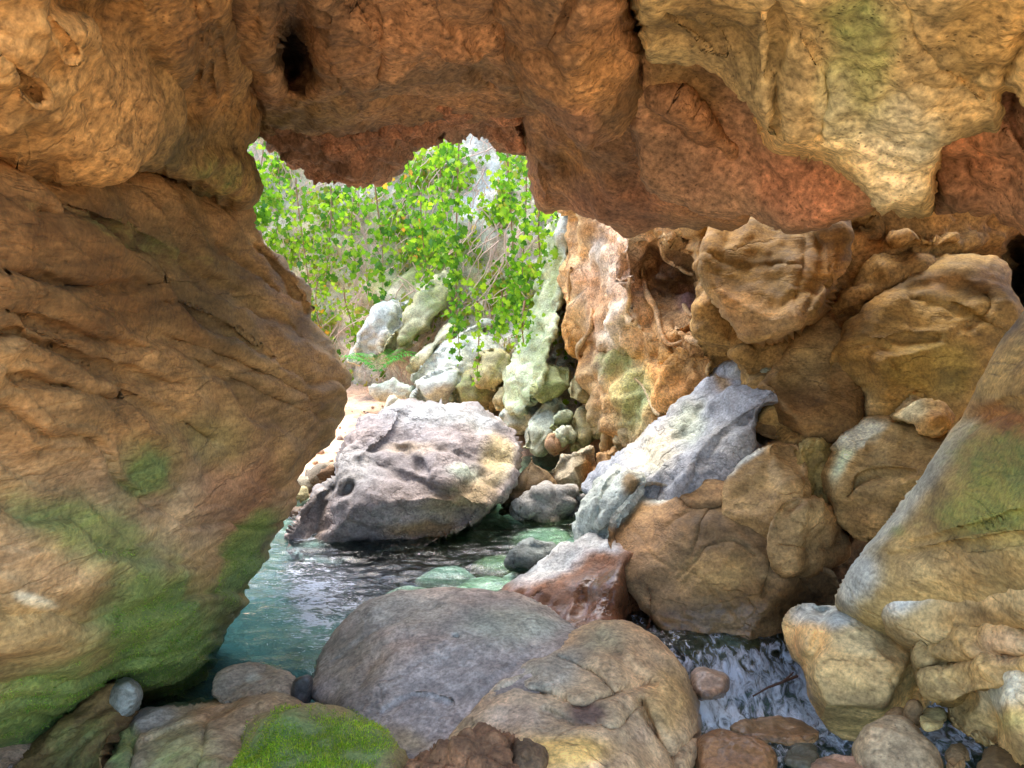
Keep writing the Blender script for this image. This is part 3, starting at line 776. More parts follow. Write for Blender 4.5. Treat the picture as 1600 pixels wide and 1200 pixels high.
rock('rock', [(902, 838), (906, 795), (918, 765), (945, 735), (975, 720), (1004, 738), (1010, 760), (985, 790), (965, 815), (950, 842), (925, 860)],
     [(915, 830, 4.3), (930, 760, 4.5), (980, 740, 4.4), (960, 800, 4.15)], 'pale bluish block at the low end of the ridge by the stream', 'rock',
     cuts=8, T=0.15, R=20, Tb=0.5, step=3, sm=1, jag=1.4, mat=M_PALE, col=lin(176, 176, 176), noise=(('fbm', 0.3, 0.04), ('ridge', 0.2, 0.04), ('pit', 0.06, 0.015), ('fbm', 0.04, 0.008)),
     patches=[(985, 755, 14, 22, 0, lin(140, 106, 72), 0.9)], grooves=[([(925, 830), (940, 780), (960, 735)], 5, 0.07)])
rock('rock', [(945, 845), (958, 808), (985, 778), (1012, 752), (1046, 762), (1052, 775), (1080, 748), (1125, 740), (1175, 780), (1212, 815), (1230, 870), (1300, 890), (1326, 940), (1310, 1060), (1160, 1050), (1080, 1050), (1010, 960)],
     [(955, 835, 4.0), (1010, 765, 4.22), (1040, 790, 4.06), (1120, 760, 4.06), (1120, 850, 3.68), (1250, 880, 3.6), (1150, 960, 3.5), (1300, 950, 3.42), (1020, 900, 3.68), (1150, 1040, 3.42)],
     'big brown rock with whitish crest in front of the ridge, dipping into the dark pool', 'rock',
     cuts=4, rug=0.5, T=0.06, R=14, Tb=0.9, step=3.4, jag=1.6, mat=M_SMOOTH, col=lin(150, 110, 76),
     noise=(('fbm', 0.6, 0.04), ('ridge', 0.3, 0.02), ('strata', 0.2, 0.012, (0.5, 0.2, 0.8)), ('fbm', 0.06, 0.007)),
     grooves=[([(1200, 800), (1210, 860), (1190, 930)], 3, 0.05), ([(1055, 770), (1080, 800), (1130, 790)], 3, 0.04), ([(1220, 880), (1270, 920), (1300, 990)], 3, 0.05), ([(955, 830), (985, 785), (1012, 760)], 12, -0.06), ([(1075, 880), (1095, 830), (1110, 800)], 3, 0.03), ([(1060, 900), (1110, 850), (1150, 840), (1180, 870)], 3, 0.03), ([(1010, 860), (1080, 800), (1160, 800)], 14, 0.05)],
     patches=[(985, 790, 45, 12, -42, lin(200, 204, 208), 1.0), (1030, 775, 22, 12, -20, lin(192, 198, 204), 0.9), (1120, 900, 70, 40, 0, lin(172, 124, 70), 0.7), (1170, 800, 40, 20, 0, lin(156, 130, 70), 0.7), (1200, 930, 90, 24, 0, lin(128, 86, 44), 0.8)],  # the whitish crest patches are skylight put into the colour
     wet=[(1150, 965, 130, 22, 0, 0.7)])
rock('rock', [(778, 942), (800, 915), (830, 884), (870, 855), (912, 838), (948, 834), (972, 850), (996, 872), (1012, 905), (1018, 945), (1014, 985), (1000, 1010), (960, 1030), (890, 1010), (820, 980)],
     [(790, 935, 4.05), (850, 890, 4.05), (930, 840, 4.15), (960, 900, 3.7), (1010, 920, 3.5), (1000, 980, 3.42), (880, 980, 3.55)],
     'wet reddish brown rock with bluish top behind the two front boulders', 'rock',
     cuts=4, T=0.16, R=26, Tb=0.6, step=3.2, jag=1.2, mat=M_BOULDER, col=lin(138, 84, 62),
     noise=(('fbm', 0.4, 0.04), ('ridge', 0.25, 0.025), ('fbm', 0.08, 0.012), ('fbm', 0.03, 0.006)),
     patches=[(860, 875, 90, 24, -30, lin(180, 178, 190), 1.0), (940, 850, 40, 14, 10, lin(170, 168, 180), 0.9), (1020, 940, 40, 50, 0, lin(128, 72, 44), 0.8)],  # the bluish patches paint skylight onto its top
     grooves=[([(940, 860), (930, 910), (900, 960)], 14, 0.05), ([(985, 880), (1000, 930), (1000, 980)], 10, 0.05)],
     wet=[(940, 930, 50, 40, 0, 1.0), (1020, 935, 50, 50, 0, 1.0), (900, 980, 90, 24, 0, 0.9)])

# the near right side
rock('rock_slab', [(1950, 330), (1640, 455), (1600, 488), (1562, 538), (1530, 600), (1502, 660), (1450, 730), (1392, 800), (1342, 868), (1312, 918), (1303, 945), (1320, 962), (1365, 990), (1450, 1010), (1700, 1050), (1950, 1100)],
     [(1900, 400, 1.8), (1900, 700, 1.62), (1900, 1000, 1.6), (1600, 500, 2.65), (1600, 600, 2.35), (1500, 680, 2.75), (1500, 780, 2.35), (1400, 820, 2.75), (1400, 900, 2.5), (1320, 935, 2.75), (1600, 850, 2.0), (1450, 990, 2.5)],
     'large smooth slab sloping down from the right edge, green stained with a pale rim', 'rock slab',
     rug=0.3, T=0.24, R=40, Tb=0.8, step=3.8, jag=0.8, mat=M_SMOOTH, col=lin(182, 146, 92),
     noise=(('fbm', 0.7, 0.035), ('ridge', 0.4, 0.012), ('fbm', 0.1, 0.005)),
     grooves=[([(1500, 690), (1560, 640), (1640, 640)], 4, 0.06), ([(1420, 850), (1500, 830), (1600, 800)], 4, 0.035), ([(1480, 700), (1530, 640), (1640, 620)], 8, 0.05), ([(1390, 870), (1450, 855), (1560, 845), (1600, 840)], 5, 0.03), ([(1500, 660), (1580, 640), (1700, 690)], 18, 0.05)],
     patches=[(1400, 800, 160, 20, -50, lin(204, 196, 186), 0.85), (1340, 900, 30, 50, 30, lin(196, 192, 190), 0.8), (1540, 800, 80, 60, 0, lin(176, 156, 80), 0.8), (1580, 660, 60, 20, 20, lin(176, 112, 58), 0.9), (1480, 880, 90, 24, -10, lin(196, 162, 112), 0.7)],  # pale rim: light from the opening painted along the upper left edge
     moss=[(1570, 720, 90, 50, 0, 0.7), (1560, 790, 110, 40, -10, 0.68), (1400, 830, 20, 14, 0, 0.55)])
rock('rock_slab', [(1366, 956), (1388, 926), (1420, 902), (1470, 880), (1530, 866), (1600, 858), (1900, 850), (1900, 980), (1620, 975), (1560, 985), (1500, 1005), (1440, 1020), (1395, 1000)],
     [(1380, 950, 2.55), (1470, 900, 2.42), (1600, 880, 2.1), (1600, 960, 2.02), (1460, 990, 2.38), (1850, 900, 1.65)],
     'cream rounded slab lying under the large sloping slab', 'rock slab', cuts=5, rug=0.5, T=0.16, R=34, Tb=0.4, step=3.4, jag=0.8, mat=M_SMOOTH, col=lin(204, 166, 118),
     noise=(('fbm', 0.5, 0.03), ('ridge', 0.3, 0.014), ('fbm', 0.06, 0.004)), patches=[(1420, 915, 50, 30, -30, lin(214, 206, 204), 0.9), (1520, 970, 90, 20, -5, lin(170, 126, 70), 0.7)])
rock('rock_layer', [(1420, 1010), (1470, 985), (1530, 960), (1620, 945), (1900, 950), (1900, 1080), (1620, 1075), (1540, 1090), (1480, 1110), (1440, 1090)],
     [(1450, 1040, 2.35), (1600, 980, 2.08), (1600, 1050, 2.0), (1850, 1000, 1.7)],
     'cracked tan ledge between the cream slab and the pale wedge', 'rock ledge', T=0.14, R=22, Tb=0.4, step=3.4, jag=1.4, col=lin(190, 150, 96),
     noise=(('fbm', 0.3, 0.03), ('strata', 0.12, 0.025, (-0.25, -0.2, 0.95)), ('ridge', 0.2, 0.02), ('fbm', 0.05, 0.006)),
     grooves=[([(1450, 1010), (1520, 975), (1640, 970)], 6, 0.07), ([(1430, 1050), (1500, 1030), (1640, 1020)], 6, 0.06)], patches=[(1570, 1010, 40, 24, 0, lin(196, 156, 124), 0.8)])
rock('rock', [(1470, 1110), (1500, 1065), (1540, 1040), (1610, 1026), (1850, 1030), (1850, 1250), (1640, 1215), (1550, 1165), (1500, 1150)],
     [(1500, 1090, 2.2), (1560, 1060, 2.08), (1560, 1130, 2.0), (1700, 1100, 1.8)], 'pale wedge shaped rock at the bottom right corner', 'rock', cuts=6, T=0.14, R=26, Tb=0.4, step=3.6, sm=1, jag=1.0, mat=M_SMOOTH,
     col=lin(196, 154, 98), noise=(('fbm', 0.3, 0.03), ('facet', 0.3, 0.015), ('fbm', 0.06, 0.005)), patches=[(1570, 1075, 50, 36, 20, lin(216, 210, 194), 1.0), (1590, 1130, 40, 20, 0, lin(206, 184, 110), 0.7)])
rock('boulder', [(1220, 985), (1226, 962), (1246, 944), (1272, 941), (1292, 948), (1310, 942), (1340, 955), (1385, 972), (1408, 982), (1436, 1018), (1452, 1060), (1448, 1105), (1420, 1128), (1390, 1138), (1372, 1160), (1330, 1165), (1300, 1150), (1276, 1120), (1258, 1075), (1252, 1045), (1230, 1020)],
     [(1240, 970, 2.82), (1330, 955, 2.75), (1330, 1050, 2.52), (1260, 1050, 2.62), (1430, 1060, 2.5), (1330, 1150, 2.5)],
     'orange tan boulder with bluish grey crown beside the little cascade', 'boulder', cuts=6, rug=0.5, T=0.3, R=46, Tb=0.45, step=3.0, jag=1.0, mat=M_SMOOTH, col=lin(220, 170, 112),
     noise=(('fbm', 0.4, 0.035), ('ridge', 0.25, 0.014), ('fbm', 0.08, 0.008), ('fbm', 0.03, 0.003)),
     grooves=[([(1290, 945), (1285, 985), (1262, 1040)], 12, 0.05), ([(1390, 1060), (1400, 1110)], 8, 0.03)],
     patches=[(1280, 960, 55, 22, 0, lin(172, 174, 178), 1.0), (1380, 975, 40, 10, 25, lin(198, 188, 186), 0.8), (1250, 1010, 20, 30, 0, lin(186, 138, 96), 0.7), (1340, 1000, 40, 20, 0, lin(196, 172, 134), 0.6)],  # bluish crown: skylight painted onto the top of the boulder
     wet=[(1262, 1080, 14, 40, -20, 0.6)])
small = [
 ('stone', [(1432, 1000), (1448, 1006), (1466, 1030), (1466, 1046), (1452, 1044), (1436, 1022)], 2.42, lin(198, 184, 150), 'thin pale sliver of stone in the crack right of the orange boulder'),
 ('stone', [(1432, 1125), (1440, 1108), (1470, 1100), (1484, 1118), (1478, 1138), (1445, 1140)], 2.3, lin(206, 182, 126), 'small cream stone right of the foot of the orange boulder'),
 ('stone', [(1385, 1125), (1395, 1112), (1412, 1112), (1416, 1130), (1400, 1142)], 2.42, lin(176, 134, 96), 'tiny brown pebble at the foot of the orange boulder'),
 ('stone', [(1418, 1122), (1424, 1104), (1436, 1100), (1434, 1130), (1424, 1140)], 2.36, lin(150, 112, 76), 'narrow brown chip between two pebbles at the foot of the orange boulder'),
 ('boulder', [(1352, 1185), (1360, 1150), (1385, 1128), (1410, 1122), (1435, 1140), (1452, 1170), (1455, 1215), (1400, 1235), (1360, 1220)], 2.2, lin(188, 154, 124), 'grey tan cobble in front of the orange boulder at the bottom edge'),
 ('stone', [(1330, 1180), (1336, 1166), (1350, 1168), (1354, 1182), (1342, 1190)], 2.3, lin(196, 150, 110), 'small round pink pebble left of the grey tan cobble'),
 ('stone', [(1455, 1200), (1462, 1168), (1490, 1150), (1520, 1160), (1530, 1200), (1490, 1225)], 2.12, lin(190, 150, 112), 'flat tan stone right of the grey tan cobble at the bottom edge'),
 ('stone', [(1525, 1230), (1530, 1180), (1580, 1165), (1640, 1190), (1650, 1240)], 1.95, lin(120, 92, 60), 'dark brown stone in the very bottom right corner'),
 ('stone', [(1262, 1190), (1290, 1176), (1330, 1182), (1396, 1196), (1400, 1230), (1260, 1230)], 2.12, lin(192, 138, 116), 'flat pink stone along the bottom edge below the cascade'),
 ('stone', [(1085, 1175), (1100, 1150), (1140, 1140), (1190, 1150), (1215, 1170), (1210, 1215), (1090, 1230)], 2.35, lin(176, 116, 76), 'reddish brown stone at the bottom edge right of the tan boulder'),
 ('stone', [(1130, 1140), (1160, 1118), (1210, 1112), (1262, 1122), (1290, 1145), (1260, 1168), (1180, 1160)], 2.75, lin(170, 124, 92), 'low brown stone just below the foaming cascade'),
 ('stone', [(1215, 1190), (1230, 1165), (1270, 1160), (1285, 1180), (1262, 1205)], 2.4, lin(112, 106, 92), 'dark greenish wet stone under the low brown stone'),
 ('stone', [(1086, 1080), (1090, 1052), (1112, 1044), (1136, 1050), (1140, 1072), (1120, 1090), (1098, 1092)], 3.05, lin(190, 150, 136), 'pinkish stone awash at the left edge of the cascade'),
]
for nm, ol, Y, cl, lb in small:
    xs = np.array(ol)
    w = min(np.ptp(xs[:, 0]), np.ptp(xs[:, 1]))
    rock(nm, ol, [(0, 0, Y)] if w < 40 else [(xs[:, 0].mean(), xs[:, 1].min(), Y + 0.12), (xs[:, 0].mean(), xs[:, 1].max(), Y - 0.12), (xs[:, 0].max(), xs[:, 1].mean(), Y)], lb, nm,
         T=w / FPX * Y * 0.45, R=w * 0.42, Tb=w / FPX * Y * 0.6, step=2.6, jag=0.8, col=cl, noise=(('fbm', 0.15, 0.014), ('ridge', 0.12, 0.008), ('fbm', 0.03, 0.003)),
         group='loose stones at the foot of the right bank', wet=[(1200, 1150, 110, 50, 0, 0.8)])

# ------------------------------------------------------------------ the foreground boulders
rock('boulder', [(482, 1090), (488, 1048), (505, 1012), (530, 975), (560, 950), (600, 932), (660, 922), (730, 920), (800, 930), (850, 945), (890, 968), (920, 1000), (950, 1080), (930, 1180), (850, 1260), (700, 1260), (620, 1220), (585, 1150), (540, 1115)],
     [(490, 1060, 2.95), (560, 955, 3.25), (700, 928, 3.3), (860, 955, 3.2), (620, 1020, 2.85), (760, 1020, 2.8), (650, 1110, 2.5), (800, 1100, 2.46), (650, 1190, 2.25), (850, 1200, 2.2), (850, 1020, 2.78), (540, 1100, 2.62)],
     'broad smooth grey boulder in the foreground right of the mossy rock', 'boulder', rug=0.2, T=0.07, R=24, Tb=0.55, step=3.2, jag=0.8, mat=M_BOULDER, col=lin(176, 154, 152),
     noise=(('fbm', 0.6, 0.03), ('ridge', 0.35, 0.014), ('fbm', 0.1, 0.008), ('fbm', 0.03, 0.003)),
     grooves=[([(500, 1060), (560, 1000), (640, 960)], 3.5, 0.015), ([(600, 1110), (650, 1080), (700, 1095)], 3.5, 0.02), ([(880, 985), (820, 1030), (760, 1080), (700, 1150), (690, 1190)], 9, 0.015), ([(560, 1080), (590, 1020), (640, 1000)], 10, 0.02)],
     bumps=[(700, 990, 130, 40, 0, 0.04), (712, 996, 8, 4, 0, -0.03)],
     patches=[(790, 980, 90, 34, 0, lin(164, 166, 158), 0.8), (640, 960, 90, 30, 0, lin(160, 152, 148), 0.7), (640, 1150, 40, 20, 20, lin(190, 160, 134), 0.8), (560, 1040, 60, 60, 0, lin(156, 136, 126), 0.7)])
rock('boulder', [(640, 1260), (680, 1200), (710, 1150), (760, 1090), (810, 1040), (860, 1010), (905, 984), (940, 967), (985, 968), (1025, 990), (1060, 1025), (1082, 1065), (1094, 1105), (1100, 1150), (1075, 1195), (1070, 1260)],
     [(905, 990, 2.95), (960, 975, 2.95), (1070, 1060, 2.72), (950, 1060, 2.56), (800, 1090, 2.46), (850, 1030, 2.72), (740, 1140, 2.34), (1090, 1140, 2.55), (900, 1180, 2.1), (720, 1200, 2.15), (1040, 1190, 2.3)],
     'veined tan and grey boulder in the foreground left of the cascade', 'boulder', rug=0.2, T=0.07, R=26, Tb=0.5, step=3.0, jag=0.9, mat=M_BOULDER, col=lin(204, 160, 126),
     noise=(('fbm', 0.45, 0.035), ('ridge', 0.28, 0.022), ('fbm', 0.08, 0.008), ('fbm', 0.03, 0.003)),
     grooves=[([(760, 1090), (810, 1075), (850, 1085), (880, 1100)], 3, 0.03), ([(930, 1130), (960, 1150), (1000, 1100)], 3, 0.03), ([(870, 1030), (930, 1050), (960, 1085)], 3.5, 0.03), ([(1000, 1095), (1020, 1140), (1045, 1180), (1060, 1215)], 5, 0.07), ([(1098, 1148), (1065, 1160), (1052, 1185)], 4, 0.07), ([(820, 1080), (870, 1085), (900, 1110), (960, 1085), (1010, 1070)], 6, 0.04), ([(850, 1110), (890, 1130), (930, 1140)], 6, 0.04), ([(700, 1160), (760, 1100), (830, 1060)], 9, 0.04),
              ([(930, 990), (980, 1040), (1020, 1070)], 10, 0.03)],
     bumps=[(918, 1118, 34, 18, 10, -0.03), (960, 1020, 60, 36, 20, 0.03), (1050, 1100, 34, 60, 0, 0.04)],
     patches=[(920, 1118, 30, 18, 10, lin(132, 92, 84), 0.9), (880, 1175, 90, 24, 0, lin(222, 166, 84), 1.0), (1040, 1090, 34, 60, 10, lin(190, 144, 92), 0.8), (850, 1050, 80, 30, -20, lin(172, 158, 148), 0.8), (800, 1120, 60, 24, 0, lin(180, 146, 132), 0.7), (950, 1000, 40, 24, 0, lin(180, 164, 136), 0.7), (1000, 1150, 30, 24, 0, lin(186, 142, 120), 0.6)],
     wet=[(1100, 1110, 14, 50, 0, 0.7)])
rock('rock', [(630, 1230), (640, 1180), (690, 1165), (720, 1145), (760, 1140), (800, 1155), (815, 1180), (822, 1230)], [(700, 1190, 2.0), (780, 1170, 2.02), (720, 1230, 1.9)], 'rough dark brown rock between the two front boulders at the bottom edge', 'rock',
     T=0.14, R=24, Tb=0.3, step=2.8, sm=1, jag=2.0, mat=M_TUFA, col=lin(146, 98, 70), noise=(('fbm', 0.2, 0.025), ('cell', 0.08, 0.025), ('fbm', 0.03, 0.006)))
rock('rock', [(795, 1235), (800, 1190), (818, 1164), (840, 1175), (852, 1200), (848, 1235)], [(820, 1200, 1.98)], 'small dark knob of rock beside the rough dark brown rock at the bottom', 'rock', T=0.08, R=18, Tb=0.15, step=2.8, jag=1.2, mat=M_TUFA, col=lin(120, 88, 66), noise=(('fbm', 0.1, 0.015), ('cell', 0.06, 0.012)))
rock('mossy_rock', [(330, 1260), (350, 1195), (372, 1150), (402, 1120), (440, 1103), (500, 1106), (556, 1124), (594, 1155), (618, 1195), (640, 1260)],
     [(370, 1170, 2.2), (440, 1110, 2.32), (560, 1135, 2.28), (480, 1160, 2.1), (480, 1230, 1.9), (610, 1200, 2.05), (360, 1230, 1.98)],
     'rock capped with bright green moss at the bottom, left of the grey boulder', 'mossy rock', T=0.16, R=36, Tb=0.35, step=2.8, jag=1.0, mat=M_BOULDER, col=lin(182, 152, 106),
     noise=(('fbm', 0.35, 0.03), ('fbm', 0.08, 0.008)), moss=[(490, 1175, 130, 50, 0, 1.0), (560, 1170, 50, 50, 0, 1.0), (420, 1210, 60, 40, 0, 1.0)], patches=[(400, 1140, 50, 24, -30, lin(196, 162, 118), 0.9)])
rock('rock', [(150, 1270), (170, 1190), (186, 1140), (215, 1112), (262, 1102), (310, 1085), (350, 1080), (400, 1084), (450, 1090), (490, 1110), (480, 1270)],
     [(190, 1150, 2.55), (300, 1095, 2.78), (430, 1095, 2.62), (300, 1150, 2.4), (420, 1200, 2.3), (250, 1230, 2.12)],
     'pinkish grey rock with cream veins at the foot of the left wall', 'rock', T=0.12, R=28, Tb=0.4, step=3.0, jag=1.2, mat=M_BOULDER, col=lin(176, 146, 122),
     noise=(('fbm', 0.35, 0.035), ('ridge', 0.22, 0.022), ('fbm', 0.06, 0.007)), grooves=[([(200, 1120), (210, 1170), (200, 1230)], 7, 0.05), ([(320, 1130), (318, 1180), (300, 1230)], 6, 0.04), ([(230, 1160), (300, 1130), (360, 1100)], 6, 0.03)],
     patches=[(340, 1110, 40, 30, -40, lin(196, 148, 116), 0.9), (280, 1180, 50, 50, -50, lin(190, 172, 122), 0.8), (240, 1120, 40, 20, 0, lin(166, 152, 148), 0.8)], moss=[(190, 1170, 22, 50, 0, 0.75), (280, 1210, 60, 40, 0, 0.5)])
rock('rock', [(322, 1088), (330, 1056), (352, 1040), (385, 1036), (424, 1042), (448, 1058), (462, 1082), (455, 1104), (400, 1112), (345, 1106)], [(400, 1045, 3.0), (400, 1100, 2.72), (340, 1070, 2.85)],
     'low flat grey rock at the near edge of the pool', 'rock', T=0.08, R=24, Tb=0.25, step=2.8, jag=0.7, col=lin(164, 144, 132), noise=(('fbm', 0.25, 0.02), ('fbm', 0.06, 0.005)), patches=[(395, 1060, 12, 7, 0, lin(206, 196, 186), 0.9)])
rock('stone', [(456, 1095), (457, 1064), (468, 1056), (485, 1056), (487, 1078), (480, 1100), (466, 1104)], [(470, 1080, 2.75)], 'small dark stone wedged between the flat grey rock and the grey boulder', 'stone', T=0.05, R=10, Tb=0.1, step=2.4, jag=0.5, col=lin(92, 88, 92), noise=(('fbm', 0.1, 0.006),), wet=[(470, 1080, 30, 30, 0, 0.6)])
rock('rock', [(0, 1230), (20, 1185), (80, 1150), (140, 1095), (170, 1060), (190, 1062), (196, 1100), (180, 1160), (160, 1230), (60, 1290)], [(40, 1195, 2.35), (120, 1140, 2.5), (178, 1075, 2.8), (150, 1200, 2.25)],
     'brown rib of rock in the crevice at the foot of the left wall', 'rock', T=0.1, R=22, Tb=0.3, step=3.0, jag=1.0, mat=M_SMOOTH, col=lin(132, 98, 58), noise=(('fbm', 0.25, 0.03), ('strata', 0.07, 0.02, (0.8, 0.2, 0.5)), ('fbm', 0.05, 0.006)), moss=[(120, 1170, 60, 40, -40, 0.5)])
rock('stone', [(176, 1105), (182, 1076), (196, 1064), (214, 1072), (218, 1092), (206, 1112), (188, 1122)], [(198, 1090, 2.62)], 'small bluish white stone lodged in the crevice at the foot of the left wall', 'stone', T=0.06, R=14, Tb=0.1, step=2.4, jag=0.8, mat=M_PALE, col=lin(160, 156, 154), noise=(('fbm', 0.08, 0.012), ('ridge', 0.05, 0.008)))

# ------------------------------------------------------------------ the boulder in the stream and the far bank
rock('boulder', [(440, 850), (470, 800), (505, 765), (522, 735), (540, 690), (570, 655), (600, 640), (622, 622), (680, 628), (740, 630), (775, 650), (800, 665), (816, 690), (812, 735), (795, 765), (770, 790), (742, 815), (715, 832), (660, 850), (600, 862), (540, 875), (480, 880)],
     [(460, 845, 4.62), (520, 800, 4.8), (540, 720, 5.25), (590, 650, 5.8), (640, 630, 5.95), (760, 650, 5.9), (810, 700, 5.6), (650, 700, 5.35), (700, 760, 5.0), (620, 790, 4.85), (740, 800, 4.95), (640, 850, 4.66), (540, 865, 4.55), (770, 760, 5.15)],
     'big rugged grey boulder standing in the middle of the stream', 'boulder', sm=1, T=0.2, R=20, Tb=0.9, step=2.8, jag=2.0, rug=0.6, mat=M_PALE, cuts=4, col=lin(138, 122, 128),
     noise=(('fbm', 0.5, 0.07), ('ridge', 0.4, 0.05), ('cell', 0.3, 0.035), ('ridge', 0.15, 0.018), ('fbm', 0.05, 0.007)),
     grooves=[([(540, 705), (600, 700), (690, 705), (760, 720)], 7, 0.05), ([(590, 730), (640, 750), (700, 770), (730, 790)], 8, 0.06), ([(600, 690), (640, 710), (670, 740)], 7, 0.05), ([(490, 840), (510, 790), (545, 760)], 8, 0.12), ([(620, 640), (610, 670), (560, 710)], 5, -0.08)],
     bumps=[(620, 820, 18, 14, 0, -0.06), (517, 810, 24, 14, -40, -0.07), (660, 695, 20, 10, 0, -0.04), (690, 700, 60, 24, 0, 0.06)],
     patches=[(700, 650, 90, 20, 5, lin(160, 156, 162), 0.9), (540, 740, 60, 40, 0, lin(146, 136, 138), 0.7), (730, 770, 70, 30, -30, lin(172, 142, 110), 0.7), (640, 700, 40, 14, 0, lin(178, 148, 136), 0.8), (660, 830, 60, 14, 0, lin(160, 118, 80), 0.7), (780, 720, 24, 40, 0, lin(186, 162, 126), 0.7), (720, 740, 30, 14, 0, lin(178, 186, 176), 0.7)],  # the pale patch along the top is skylight painted in
     wet=[(560, 850, 130, 16, -4, 0.7)])
